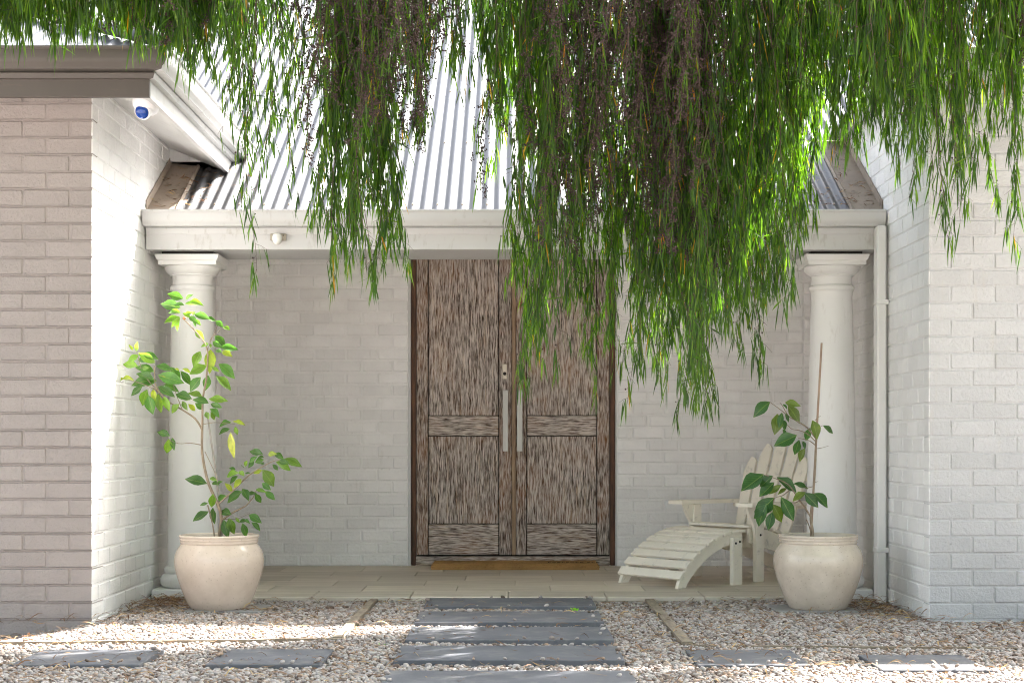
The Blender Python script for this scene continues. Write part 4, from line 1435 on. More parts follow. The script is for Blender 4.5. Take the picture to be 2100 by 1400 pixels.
L8 = [((320, 650), (85, 585)), ((345, 590), (430, 600)), ((440, 660), (490, 620)), ((380, 640), (440, 640)), ((390, 770), (370, 930)), ((330, 880), (240, 900)),
      ((340, 980), (175, 1090)), ((390, 930), (400, 1110)), ((430, 840), (365, 840)), ((450, 835), (530, 800)), ((490, 970), (600, 1020)), ((520, 1080), (560, 1275)),
      ((580, 1060), (630, 1230)), ((660, 1050), (700, 1110)), ((700, 1110), (790, 1090)), ((760, 1080), (820, 1110)), ((820, 1020), (950, 1100)), ((740, 1120), (790, 1270)),
      ((850, 1110), (950, 1195)), ((740, 710), (810, 820)), ((890, 760), (960, 870)), ((810, 770), (890, 760)), ((900, 720), (1010, 740)), ((1010, 740), (1120, 830)),
      ((530, 640), (610, 740)), ((740, 740), (570, 850)), ((730, 590), (650, 680)), ((690, 560), (580, 630)), ((700, 520), (550, 550)), ((700, 500), (760, 560)),
      ((770, 530), (830, 520)), ((660, 480), (600, 460)), ((760, 460), (730, 430)), ((800, 370), (770, 440)), ((830, 400), (900, 330)), ((880, 370), (820, 450)),
      ((990, 300), (830, 245)), ((1000, 340), (920, 320)), ((1000, 360), (900, 390)), ((1050, 300), (1130, 290)), ((1110, 290), (1230, 340)), ((1180, 380), (1280, 400)),
      ((1140, 390), (1320, 460)), ((1240, 350), (1430, 430)), ((1100, 420), (1165, 480)), ((980, 480), (1110, 660)), ((960, 400), (990, 430)), ((980, 490), (880, 520)), ((980, 640), (1060, 710))]


def green(dark=0.0):
    t_ = random.random()
    if t_ < 0.10 * (1 - dark):
        return (0.36, 0.42, 0.05)
    k = random.uniform(0.75, 1.25) * (1 - 0.45 * dark)
    if t_ < 0.45 * (1 - dark):
        return (0.17 * k, 0.30 * k, 0.045 * k)
    return (0.075 * k, 0.185 * k, 0.04 * k)


for lst, fn, dk in ((L7, z7, 0.0), (L5, z5, 0.1), (L8, z8, 0.12)):
    for a, b in lst:
        wide = random.uniform(0.46, 0.68)
        add_leaf(tall, fn(a), fn(b), PY, green(dk), wide, random.uniform(-0.03, 0.03))
add_leaf(tall, z8((600, 35)), z8((620, 300)), PY, (0.62, 0.62, 0.16), 0.34, 0.0)
bud = P(*z7((742, 360)), PY - 0.01)
mb = MB().lathe([(0.0005, -0.009), (0.007, -0.006), (0.009, 0), (0.007, 0.006), (0.0005, 0.009)], bud.x, bud.y, 12)
mb.v = [(x, y, z + bud.z) for x, y, z in mb.v]
part('bud', mb, simple('orange_bud', (0.50, 0.17, 0.06), 0.5), tall, smooth=80)

short = thing('potted_plant', 'sparse dark green shrub tied to a cane in the pot beside the chair', 'plant', (PRX, PY, 0.36), 0, 'potted shrubs')
px_tube('trunk', [z9(p) for p in ((606, 1370), (603, 1270), (588, 1170), (597, 1050), (618, 850), (632, 600), (632, 470))], (0.0085, 0.004), PY, M['bark'], short,
        [0, 0, 0, 0, -0.006, -0.006, -0.006])
for pts, rr in ((((588, 1150), (530, 1060), (490, 1010), (440, 930), (390, 870), (300, 830), (190, 795)), (0.0055, 0.0015)),
                (((490, 1012), (460, 1030), (435, 1028)), (0.003, 0.0015)), (((425, 905), (400, 930), (350, 970), (285, 990), (270, 1040)), (0.003, 0.0013)),
                (((630, 490), (560, 400), (470, 340), (400, 300), (350, 215), (325, 185)), (0.0045, 0.0013)), (((395, 296), (350, 260), (290, 215), (240, 180)), (0.0025, 0.0012)),
                (((625, 510), (560, 450), (490, 420), (430, 410), (390, 375)), (0.003, 0.0013)), (((625, 545), (570, 505), (480, 485)), (0.003, 0.0013)),
                (((636, 575), (690, 565), (740, 550)), (0.002, 0.0009)), (((625, 335), (650, 310), (672, 300)), (0.002, 0.001)), (((620, 860), (650, 850)), (0.0015, 0.001)),
                (((600, 895), (560, 905), (540, 900)), (0.002, 0.001)), (((600, 955), (620, 950)), (0.002, 0.001)), (((640, 400), (690, 380)), (0.002, 0.001)),
                (((590, 1290), (575, 1230), (552, 1175)), (0.003, 0.0028))):
    px_tube('twig', [z9(p) for p in pts], rr, PY, M['bark'], short, [random.uniform(-0.02, 0.02) if i else 0 for i in range(len(pts))])
L9 = [((245, 180), (110, 275)), ((370, 185), (480, 205)), ((395, 215), (490, 325)), ((350, 200), (385, 230)), ((305, 280), (290, 435)), ((345, 270), (320, 385)), ((330, 320), (380, 415)),
      ((375, 275), (395, 345)), ((350, 410), (370, 460)), ((470, 460), (300, 545)), ((490, 498), (455, 615)), ((520, 510), (540, 570)), ((540, 570), (490, 670)), ((585, 395), (545, 500)),
      ((600, 335), (655, 465)), ((690, 378), (760, 442)), ((190, 790), (25, 922)), ((268, 802), (175, 888)), ((300, 815), (440, 935)), ((280, 858), (172, 968)), ((340, 880), (243, 948)),
      ((385, 910), (318, 942)), ((440, 872), (556, 900)), ((545, 940), (450, 1015)), ((535, 948), (640, 1052)), ((612, 950), (732, 1052)), ((280, 988), (125, 1135)), ((215, 1040), (138, 1200)),
      ((270, 1035), (218, 1112)), ((265, 1042), (350, 1178)), ((335, 980), (425, 1158)), ((262, 1108), (232, 1248))]
for a, b in L9:
    L = math.hypot(a[0] - b[0], a[1] - b[1])
    k = random.uniform(0.8, 1.2)
    col = (0.045 * k, 0.125 * k, 0.04 * k) if random.random() < 0.75 else (0.12 * k, 0.17 * k, 0.035 * k)
    add_leaf(short, z9(a), z9(b), PY, col, random.uniform(0.52, 0.72) if L > 120 else random.uniform(0.44, 0.58), random.uniform(-0.03, 0.03))

mb = MB().tube([P(1662, 1116, PY + 0.016), P(1674, 900, PY + 0.014), P(1685, 703, PY + 0.010)], [0.0062, 0.0060, 0.0055], 9)
single('cane_stake', mb, M['cane'], 'tall bare brown cane standing in the pot beside the chair', 'stake', P(1662, 1116, PY + 0.016), 'plant stakes', smooth=60)
mb = MB().tube([P(457, 1116, PY + 0.03), P(445, 985, PY + 0.028), P(425, 848, PY + 0.025)], [0.0055, 0.0055, 0.005], 9)
single('wooden_stake', mb, M['grey_stake'], 'thin grey stake behind the stem of the taller potted plant', 'stake', P(457, 1116, PY + 0.03), 'plant stakes', smooth=60)

# ------------------------------------------------------------------ stone slabs and timber edging
HOLES = []


def slab(x0, x1, y0, y1, label, group, top=0.022, rot=0.0):
    c_ = Vector(((x0 + x1) / 2, (y0 + y1) / 2, 0))
    hx, hy = (x1 - x0) / 2, (y1 - y0) / 2
    mb = MB().box(-hx, hx, -hy, hy, -0.03, top, bevel=0.003)
    R_ = Matrix.Rotation(rot, 4, 'Z')
    mb.v = [(R_ @ Vector(p) + c_)[:] for p in mb.v]
    single('paving_slab', mb, M['slab'], label, 'paving slab', c_, group)
    HOLES.append((x0 - 0.003, x1 + 0.003, y0 - 0.003, y1 + 0.003))


gp = 'slabs of the path to the door'
slab(-0.475, 0.452, 8.775, 9.262, 'dark stone path slab butting against the porch floor', gp, 0.024)
slab(-0.479, 0.453, 8.010, 8.528, 'second dark path slab out from the porch floor', gp, 0.024)
slab(-0.478, 0.456, 7.280, 7.800, 'third dark path slab out from the porch floor', gp, 0.024, 0.003)
slab(-0.480, 0.456, 6.600, 7.080, 'fourth dark path slab, last one wholly in shade', gp, 0.024)
slab(-0.480, 0.458, 5.790, 6.300, 'nearest path slab, streaked with sun at the bottom of the picture', gp, 0.024)
gs = 'stone slabs set in the side gravel'
slab(-2.005, -1.490, 6.52, 7.01, 'stone slab streaked with sun below the beige-shaded wall', gs, 0.016, 0.01)
slab(-1.222, -0.764, 6.51, 7.00, 'stone slab between the sun streaked one and the central path', gs, 0.018)
slab(0.741, 1.192, 6.51, 7.00, 'stone slab at the foot of the timber strip on the chair side', gs, 0.016)
slab(1.448, 1.877, 6.38, 6.85, 'stone slab out in front of the white parapet wing', gs, 0.014, -0.01)


def edging(p, q, label, w=0.02, top=0.02):
    p, q = Vector(p), Vector(q)
    d = (q - p).normalized()
    s = Vector((-d.y, d.x, 0)) * w
    n_ = max(6, int((q - p).length / 0.12))
    rings = []
    for i in range(n_ + 1):
        c_ = p.lerp(q, i / n_)
        zz = top + random.uniform(-0.002, 0.002)
        s2 = s * random.uniform(0.92, 1.05)
        c_ = c_ + s * random.uniform(-0.12, 0.12)
        rings.append([(c_ - s2 + Vector((0, 0, -0.05)))[:], (c_ + s2 + Vector((0, 0, -0.05)))[:], (c_ + s2 * .9 + Vector((0, 0, zz)))[:], (c_ - s2 * .9 + Vector((0, 0, zz)))[:]])
    single('timber_edging', MB().loft(rings), M['timber'], label, 'edging', (p + q) / 2, 'timber edging strips in the gravel')


edging((-0.785, 9.28, 0), (-0.795, 7.47, 0), 'timber edging running from the porch along the path on the taller plant side', 0.024, 0.018)
edging((0.777, 9.28, 0), (0.777, 7.24, 0), 'timber edging running from the porch along the path on the chair side', 0.027, 0.018)
edging((-0.77, 7.43, 0), (-3.2, 7.17, 0), 'timber edging crossing the gravel in front of the beige-shaded wing', 0.014, 0.016)
edging((0.80, 7.20, 0), (3.2, 7.06, 0), 'timber edging crossing the gravel in front of the white parapet wing', 0.009, 0.012)
HOLES.append((-0.82, -0.76, 7.47, 9.28))
HOLES.append((0.75, 0.805, 7.24, 9.28))
HOLES.append((PLX - 0.14, PLX + 0.24, PY - 0.15, PY + 0.19))
HOLES.append((PRX - 0.24, PRX + 0.17, PY - 0.15, PY + 0.19))

# ------------------------------------------------------------------ gravel
src = bpy.data.collections.new('pebble_sources')
for k in range(7):
    bm = bmesh.new()
    bmesh.ops.create_icosphere(bm, subdivisions=2, radius=1.0)
    sx, sy, sz_ = random.uniform(0.9, 1.2), random.uniform(0.72, 0.95), random.uniform(0.5, 0.75)
    ph = [random.uniform(0, 6) for _ in range(6)]
    for v in bm.verts:
        p = v.co.copy()
        f_ = 1 + 0.09 * math.sin(2.3 * p.x + ph[0]) + 0.08 * math.sin(2.9 * p.y + ph[1]) + 0.07 * math.sin(3.1 * p.z + ph[2])
        v.co = Vector((p.x * sx * f_, p.y * sy * f_, p.z * sz_ * f_))
    me = bpy.data.meshes.new('pebble_source')
    bm.to_mesh(me)
    bm.free()
    me.polygons.foreach_set('use_smooth', [True] * len(me.polygons))
    me.materials.append(M['pebble'])
    src.objects.link(bpy.data.objects.new('pebble_source', me))

SP = 0.0160
xs_ = np.arange(-3.3, 3.3, SP)
ys_ = np.arange(5.75, 9.47, SP)
GX, GY = np.meshgrid(xs_, ys_)
GX = (GX + rng.uniform(-0.45, 0.45, GX.shape) * SP).ravel()
GY = (GY + rng.uniform(-0.45, 0.45, GY.shape) * SP).ravel()
keep = np.abs(GX) < 0.3133 * GY + 0.5
keep &= ~((GX < XL + 0.004) & (GY > YL - 0.004))
keep &= ~((GX > XR - 0.004) & (GY > YR - 0.004))
keep &= ~((np.abs(GX) < 1.70) & (GY > 9.285))
keep &= ~((np.abs(GX) >= 1.68) & (np.abs(GX) < 2.092) & (GY > 9.452))
for (a, b, c_, d_) in HOLES:
    keep &= ~((GX > a) & (GX < b) & (GY > c_) & (GY < d_))
GX, GY = GX[keep], GY[keep]
NP_ = len(GX)
GZ = ground_z(GX, GY) + rng.uniform(-0.008, 0.005, NP_)
xs2, ys2, zs2 = [], [], []                       # stones kicked on to the edges of the slabs
for (a, b, c_, d_) in HOLES[:9]:
    for _ in range(16):
        if random.random() < 0.6:
            xs2.append(random.uniform(a, b)); ys2.append(random.choice((c_ + abs(random.gauss(0, .02)), d_ - abs(random.gauss(0, .02)))))
        else:
            xs2.append(random.choice((a + abs(random.gauss(0, .03)), b - abs(random.gauss(0, .03))))); ys2.append(random.uniform(c_, d_))
        zs2.append(0.029)
GX, GY, GZ = np.concatenate([GX, xs2]), np.concatenate([GY, ys2]), np.concatenate([GZ, zs2])
NP_ = len(GX)
me = bpy.data.meshes.new('gravel')
me.vertices.add(NP_)
me.vertices.foreach_set('co', np.stack([GX, GY, GZ], 1).astype(np.float32).ravel())
size = np.clip(rng.lognormal(math.log(0.0090), 0.26, NP_), 0.0052, 0.0165)
me.attributes.new('siz', 'FLOAT', 'POINT').data.foreach_set('value', size.astype(np.float32))
rotv = np.stack([rng.uniform(-0.6, 0.6, NP_), rng.uniform(-0.6, 0.6, NP_), rng.uniform(0, 6.283, NP_)], 1).astype(np.float32)
me.attributes.new('rot', 'FLOAT_VECTOR', 'POINT').data.foreach_set('vector', rotv.ravel())
me.materials.append(M['pebble'])
gravel = bpy.data.objects.new('gravel', me)
gravel['kind'] = 'stuff'
gravel['label'] = 'pale rounded pebbles covering the ground around the slabs'
gravel['category'] = 'gravel'
COL.objects.link(gravel)
ng = bpy.data.node_groups.new('scatter_pebbles', 'GeometryNodeTree')
ng.interface.new_socket('Geometry', in_out='INPUT', socket_type='NodeSocketGeometry')
ng.interface.new_socket('Geometry', in_out='OUTPUT', socket_type='NodeSocketGeometry')
gi = ng.nodes.new('NodeGroupInput')
go = ng.nodes.new('NodeGroupOutput')
ci = ng.nodes.new('GeometryNodeCollectionInfo')
ci.inputs['Collection'].default_value = src
ci.inputs['Separate Children'].default_value = True
ci.inputs['Reset Children'].default_value = True
iop = ng.nodes.new('GeometryNodeInstanceOnPoints')
iop.inputs['Pick Instance'].default_value = True
a1 = ng.nodes.new('GeometryNodeInputNamedAttribute')
a1.data_type = 'FLOAT'
a1.inputs['Name'].default_value = 'siz'
a2 = ng.nodes.new('GeometryNodeInputNamedAttribute')
a2.data_type = 'FLOAT_VECTOR'
a2.inputs['Name'].default_value = 'rot'
ng.links.new(gi.outputs[0], iop.inputs['Points'])
ng.links.new(ci.outputs[0], iop.inputs['Instance'])
ng.links.new(a1.outputs['Attribute'], iop.inputs['Scale'])
ng.links.new(a2.outputs['Attribute'], iop.inputs['Rotation'])
ng.links.new(iop.outputs[0], go.inputs[0])
md = gravel.modifiers.new('scatter', 'NODES')
md.node_group = ng
print('pebbles', NP_)


# ------------------------------------------------------------------ leaf litter
def strip(mb, pts, side, widths, attr):
    """a narrow leaf along pts, side = unit vector across it"""
    vs = []
    for p, w in zip(pts, widths):
        vs += [(p - side * w)[:], (p + side * w)[:]]
    fs = [(2 * i, 2 * i + 1, 2 * i + 3, 2 * i + 2) for i in range(len(pts) - 1)]
    mb.add(vs, fs, attr)


lit = MB()


def litter_leaf(x, y, z, L=None):
    L = L or random.uniform(0.03, 0.085)
    a = random.gauss(0, 0.7) + (math.pi if random.random() < .5 else 0)
    d = Vector((math.cos(a), math.sin(a), random.uniform(-0.15, 0.3)))
    d.normalize()
    s = Vector((-d.y, d.x, random.uniform(-0.6, 0.6))).normalized()
    w = random.uniform(0.0016, 0.0036)
    cur = random.uniform(-0.25, 0.45)
    o = Vector((x, y, z))
    pts = [o + d * (L * u) + s * (cur * L * u * (1 - u)) + Vector((0, 0, cur * 0.7 * L * math.sin(math.pi * u))) for u in (0, .25, .5, .75, 1)]
    strip(lit, pts, s, [w * .3, w, w * 1.1, w * .8, w * .1], random.random() ** 1.2)


def blocked(x, y):
    if (x < XL and y > YL) or (x > XR and y > YR) or (abs(x) < 1.7 and y > 9.29) or y > 9.44:
        return True
    return math.hypot(x - PLX, y - PY) < 0.17 or math.hypot(x - PRX, y - PY) < 0.17


n_l = 0
while n_l < 2300:
    y = random.uniform(6.0, 9.4)
    x = random.uniform(-0.33 * y - 0.1, 0.33 * y + 0.1)
    if blocked(x, y) or (abs(x) < 0.48 and random.random() < 0.75):
        continue
    litter_leaf(x, y, float(ground_z(np.float64(x), np.float64(y))) + random.uniform(0.008, 0.016) + (0.014 if abs(x) < 0.48 else 0))
    n_l += 1
for cx_, cy_, sx_, sy_, n_ in ((-1.92, 9.15, 0.13, 0.22, 330), (1.90, 9.05, 0.16, 0.22, 230), (2.05, 8.45, 0.10, 0.18, 90), (-2.25, 8.12, 0.25, 0.05, 40), (-1.45, 8.72, 0.25, 0.08, 60)):
    for _ in range(n_):
        x, y = random.gauss(cx_, sx_), random.gauss(cy_, sy_)
        if not blocked(x, y):
            litter_leaf(x, y, random.uniform(0.008, 0.026), random.uniform(0.04, 0.11))
for sx, xw in ((1, XL), (-1, XR)):
    for _ in range(110):
        y = 9.45 + abs(random.gauss(0, 0.35))
        x = xw + sx * (random.uniform(0.02, 0.34) if random.random() < .8 else random.uniform(0.02, 0.6))
        if y < 10.2:
            litter_leaf(x, y, roof_z(y) + 0.026, random.uniform(0.02, 0.07))
o = single('leaf_litter', lit, M['litter'], 'scattered dry brown leaves lying on the gravel', 'leaf litter', kind='stuff', normals=False)

# two small weeds
def weed(c_, label, n_, size_):
    mb = MB()
    for k in range(n_):
        a = random.uniform(0, 6.28)
        L = size_ * random.uniform(0.6, 1.1)
        d = Vector((math.cos(a), math.sin(a), random.uniform(0.5, 1.6))).normalized()
        s = Vector((-math.sin(a), math.cos(a), 0))
        o_ = Vector(c_) + Vector((random.uniform(-.5, .5), random.uniform(-.4, .4), 0)) * size_
        pts = [o_ + d * L * u - Vector((0, 0, 0.35 * L * u * u)) for u in (0, .4, .75, 1)]
        strip(mb, pts, s, [L * .05, L * .2, L * .22, L * .02], None)
    o = single('weed', mb, M['weed'], label, 'weed', c_, 'green weeds in the gravel', normals=False)
    o.color = (0.10, 0.22, 0.05, 1)


weed(P(1180, 1251, 8.60) + Vector((0, 0, 0.0)), 'small green weed beside the slab nearest the porch', 14, 0.035)
weed(P(779, 1326, 7.24), 'small green weed by the path on the taller plant side', 16, 0.035)

# ------------------------------------------------------------------ the weeping tree
tree = thing('weeping_tree', 'weeping tree with long narrow leaves hanging in curtains before the porch', 'tree', (4.1, 5.9, 0))


def leaf_strip(mb, base, d, L, w, roll, droop, attr):
    d = d.normalized()
    ref = Vector((0, 0, 1)) if abs(d.z) < 0.95 else Vector((1, 0, 0))
    s0 = d.cross(ref).normalized()
    n0 = s0.cross(d)
    s = s0 * math.cos(roll) + n0 * math.sin(roll)
    side = Vector((d.x, d.y, 0))
    pts = []
    for u in (0, .33, .68, 1.0):
        pts.append(base + d * (L * u) + Vector((0, 0, -droop * L * u * u)) - side * (0.25 * droop * L * u * u))
    strip(mb, pts, s, [w * 0.25, w, w * 0.85, w * 0.05], attr)


def capsule(mb, c_, r):
    a, b, h = c_ + Vector((r, 0, 0)), c_ - Vector((r, 0, 0)), Vector((0, 0, r))
    e, f_ = c_ + Vector((0, r, 0)), c_ - Vector((0, r, 0))
    mb.add([a, e, b, f_, c_ + h, c_ - h], [(0, 1, 4), (1, 2, 4), (2, 3, 4), (3, 0, 4), (1, 0, 5), (2, 1, 5), (3, 2, 5), (0, 3, 5)])


def make_cord(L, seedy, spread=0.11, bare_top=0.0):
    """one hanging branch of length L from the origin down: stem mesh, leaves mesh, seed capsules mesh"""
    st, lv, cp = MB(), MB(), MB()
    n_strand = random.choice((2, 3, 3)) if L > 0.9 else random.choice((4, 5, 6))
    for sidx in range(n_strand):
        Ls = L * (1.0 if sidx == 0 else random.uniform(0.55, 0.95))
        ax, ay = random.uniform(-spread, spread), random.uniform(-spread, spread)
        if sidx == 0:
            ax *= 0.4
            ay *= 0.4
        ph, am = random.uniform(0, 6.28), random.uniform(0.012, 0.045)

        def at(u):
            k_ = min(1, u * 2.2)
            return Vector((ax * k_ + am * math.sin(ph + u * L * 5.5), ay * k_ + am * math.cos(ph * 1.7 + u * L * 4.6), -Ls * u))
        npts = max(4, int(Ls / 0.10))
        pts = [at(i / npts) for i in range(npts + 1)]
        st.tube(pts, [0.0032 - 0.0023 * i / npts for i in range(npts + 1)], 4)
        s_ = bare_top * Ls
        while s_ < Ls:
            u = s_ / Ls
            p = at(u)
            # side twig carrying a tuft of leaves
            tuft = (random.randint(3, 6), random.randint(0, 2), random.randint(2, 4))[seedy]
            if seedy == 0 and L > 1.2 and u < 0.42:
                tuft = random.randint(0, 2)
            a = random.uniform(0, 6.28)
            tl = random.uniform(0.02, 0.075)
            out = Vector((math.cos(a), math.sin(a), random.uniform(-1.3, -0.3))).normalized()
            q = p + out * tl
            st.tube([p, p + out * tl * .5 + Vector((0, 0, 0.004)), q], [0.0011, 0.0009, 0.0006], 3)
            for k in range(tuft):
                b = p.lerp(q, random.uniform(0.2, 1.0))
                aa = random.uniform(0, 6.28)
                dv = Vector((math.cos(aa) * random.uniform(0.05, 0.40), math.sin(aa) * random.uniform(0.05, 0.40), -1.0))
                if random.random() < 0.03:
                    dv = Vector((math.cos(aa), math.sin(aa), random.uniform(-0.6, 0.4)))
                tn = random.random()
                attr = tn * 0.95 if random.random() < (0.993 if seedy != 1 else 0.96) else random.uniform(0.97, 1.0)
                leaf_strip(lv, b, dv, random.uniform(0.065, 0.13), random.uniform(0.0026, 0.0044), random.uniform(0, 3.14), random.uniform(0.0, 0.22), attr)
            ncap = random.randint(9, 16) if seedy == 1 else (1 if random.random() < 0.25 else 0)
            for k in range(ncap):
                capsule(cp, p.lerp(q, random.random()) + Vector((random.uniform(-1, 1), random.uniform(-1, 1), random.uniform(-1, 1))) * 0.012, random.uniform(0.0032, 0.0058))
            s_ += (random.uniform(0.018, 0.042), random.uniform(0.014, 0.03), random.uniform(0.03, 0.065))[seedy]
    return (st.mesh('hanging_branch', M['twig'], None, None, False), lv.mesh('leaves', M['willow_leaf'], None, None, False),
            cp.mesh('seed_capsules', M['capsule'], None, None, False) if cp.v else None)


LENS = [0.45, 0.62, 0.85, 1.1, 1.4, 1.75, 2.15]
CORDS = {}
for L in LENS:
    for sd in (0, 1, 2):
        CORDS[(L, sd)] = [make_cord(L, sd, spread=0.18 if L < 0.9 else 0.15) for _ in range(5 if sd != 1 else 4)]
WISP = {L: [make_cord(L, 2, spread=0.035, bare_top=0.45) for _ in range(2)] for L in LENS}


def hang(px, py_bottom, Y, seedy=0, wisp=False, ztop=None):
    bot = P(px, py_bottom - 28, Y)
    zt = ztop if ztop else random.uniform(3.08, 3.42)
    L = zt - bot.z
    if L < 0.3:
        L = 0.3
    best = min(LENS, key=lambda q: abs(math.log(q / L)))
    st, lv, cp = random.choice(WISP[best] if wisp else CORDS[(best, seedy)])
    o = bpy.data.objects.new('hanging_branch', st)
    COL.objects.link(o)
    o.parent = tree
    o.location = Vector((bot.x, Y, zt)) - WLOC[tree.name]
    o.rotation_euler = (random.uniform(-.02, .02), random.uniform(-.02, .02), random.uniform(0, 6.28))
    k = L / best
    o.scale = (1, 1, k)
    c1 = bpy.data.objects.new('leaves', lv)
    c1['kind'] = 'stuff'
    COL.objects.link(c1)
    c1.parent = o
    if cp:
        c2 = bpy.data.objects.new('seed_capsules', cp)
        c2['kind'] = 'stuff'
        COL.objects.link(c2)
        c2.parent = o


ENV = [(-250, 90), (0, 112), (100, 118), (200, 118), (330, 122), (380, 160), (430, 190), (455, 300), (480, 400), (515, 390), (545, 350), (590, 350), (615, 400), (640, 300), (665, 420), (690, 480), (740, 500), (790, 500), (825, 420),
       (860, 395), (890, 310), (915, 180), (960, 220), (1000, 390), (1045, 520), (1060, 690), (1100, 740), (1150, 740), (1200, 760), (1250, 700), (1300, 780), (1350, 770), (1400, 850), (1440, 850),
       (1470, 690), (1510, 640), (1560, 630), (1610, 610), (1640, 440), (1690, 390), (1720, 340), (1760, 300), (1830, 290), (1865, 250), (1885, 380), (1930, 470), (1970, 420), (2010, 350), (2060, 290), (2100, 280), (2350, 280)]
ex, ey = np.array([p[0] for p in ENV], float), np.array([p[1] for p in ENV], float)


def env(px):
    return float(np.interp(px, ex, ey))


placed = 0
targets = []
tries = 0
while placed < 246 and tries < 20000:
    tries += 1
    px = random.uniform(-260, 2330)
    e = env(px)
    w = 0.42 + 0.58 * min(1.0, max(0, e) / 650.0)
    if px < 460:
        w = 0.85
    if 460 <= px <= 1000:
        w *= 0.62
    if 1030 < px < 1670:
        w = 1.0
    if 890 < px < 985:
        w = 0.2
    if 1700 < px < 1870:
        w = 0.85
    if random.random() > w:
        continue
    frac = random.random() ** (1.9 if 1030 < px < 1670 else 1.35)
    yb = e - frac * (e + 60) * 0.85
    Y = random.uniform(6.9, 7.65) if px < 500 else (random.uniform(7.5, 8.65) if 1030 < px < 1700 else random.uniform(6.95, 8.05))
    sd = 0
    if 1130 < px < 1470 and random.random() < 0.85 and yb < 640:
        sd = 1
    elif 640 < px < 900 and random.random() < 0.55 and yb < 400:
        sd = 1
    elif random.random() < 0.08:
        sd = 1
    elif 455 < px < 1010 and random.random() < 0.7:
        sd = 2
    elif px > 1010 and random.random() < 0.25:
        sd = 2
    hang(px, yb, Y, sd)
    placed += 1
for px, yb in ((515, 588), (505, 455), (598, 430), (530, 440)):
    hang(px, yb, 7.4, 0, True)
for px, yb in ((700, 602), (735, 560), (770, 608), (760, 560), (812, 560), (675, 545), (715, 500), (690, 520), (745, 590), (785, 570), (700, 470), (770, 480), (735, 520)):
    hang(px, yb, random.uniform(7.3, 7.7), 0, random.random() < .4)
for px, yb in ((1075, 770), (1100, 805), (1190, 840), (1310, 855), (1385, 850), (1405, 880), (1440, 875), (1525, 775), (1490, 740), (1065, 780), (1150, 770), (1120, 700), (1215, 740), (1240, 790), (1270, 720), (1295, 770), (1330, 800), (1350, 760), (1365, 820), (1420, 800), (1460, 760), (1230, 690)):
    hang(px, yb, random.uniform(7.5, 8.4), 0, random.random() < .5)
for px, yb in ((1885, 435), (1920, 515), (1962, 478), (2000, 390), (2097, 520), (1830, 300), (1800, 312), (1940, 440)):
    hang(px, yb, random.uniform(7.1, 7.6), 0, random.random() < .5)

for px, yb in ((1385, 700), (1430, 720), (1470, 690), (1500, 680), (1530, 650), (1560, 640), (1590, 630), (1610, 600), (1450, 640), (1520, 620), (1400, 780), (1340, 740)):
    hang(px, yb, random.uniform(8.35, 8.7), 0)
for _ in range(30):                                  # the brown, seed laden middle of the curtain
    hang(random.gauss(1300, 80), random.uniform(230, 560), random.uniform(7.3, 7.75), 1)
for _ in range(8):
    hang(random.uniform(680, 880), random.uniform(150, 360), random.uniform(7.1, 7.5), 1)
# trunk, limbs and the crown above the picture
trunk = [(4.1, 5.9, -0.1), (4.05, 5.92, 0.6), (3.92, 6.0, 1.4), (3.75, 6.15, 2.2), (3.5, 6.35, 3.0), (3.1, 6.6, 3.5)]
part('trunk', MB().tube(smooth_curve([Vector(p) for p in trunk], 18), [0.24 - 0.008 * i for i in range(19)], 14), M['tree_bark'], tree, smooth=60)
limbs = [[(3.1, 6.6, 3.5), (2.2, 6.9, 3.75), (1.2, 7.1, 3.72), (0.2, 7.2, 3.6), (-0.9, 7.1, 3.5), (-2.0, 7.0, 3.4), (-2.8, 6.9, 3.35)],
         [(2.2, 6.9, 3.75), (1.4, 7.4, 3.72), (0.6, 7.7, 3.6), (-0.4, 7.8, 3.5), (-1.2, 7.7, 3.42)],
         [(3.5, 6.35, 3.0), (3.3, 7.0, 3.5), (2.8, 7.6, 3.7), (2.0, 7.8, 3.65), (1.2, 7.9, 3.55)],
         [(3.1, 6.6, 3.5), (2.4, 6.4, 4.1), (1.4, 6.3, 4.5), (0.2, 6.4, 4.6), (-1.0, 6.5, 4.4)],
         [(3.5, 6.35, 3.0), (3.6, 6.8, 4.0), (3.3, 7.2, 4.9), (2.8, 7.3, 5.5)]]
sun_side = [[(3.3, 7.0, 3.5), (2.9, 7.9, 3.95), (2.3, 8.5, 4.1), (1.5, 8.8, 4.1), (0.8, 8.8, 4.05), (0.0, 8.8, 4.0), (-0.9, 8.7, 3.95)],
            [(2.9, 7.9, 3.95), (2.4, 8.0, 4.3), (1.7, 8.1, 4.4), (1.0, 8.2, 4.35), (0.2, 8.2, 4.3), (-0.8, 8.1, 4.2)]]
limbs += sun_side
for lm in limbs:
    sm = smooth_curve([Vector(p) for p in lm], 5 * (len(lm) - 1))
    part('limb', MB().tube(sm, [0.085 - 0.07 * i / (len(sm) - 1) for i in range(len(sm))], 9), M['tree_bark'], tree, smooth=60)
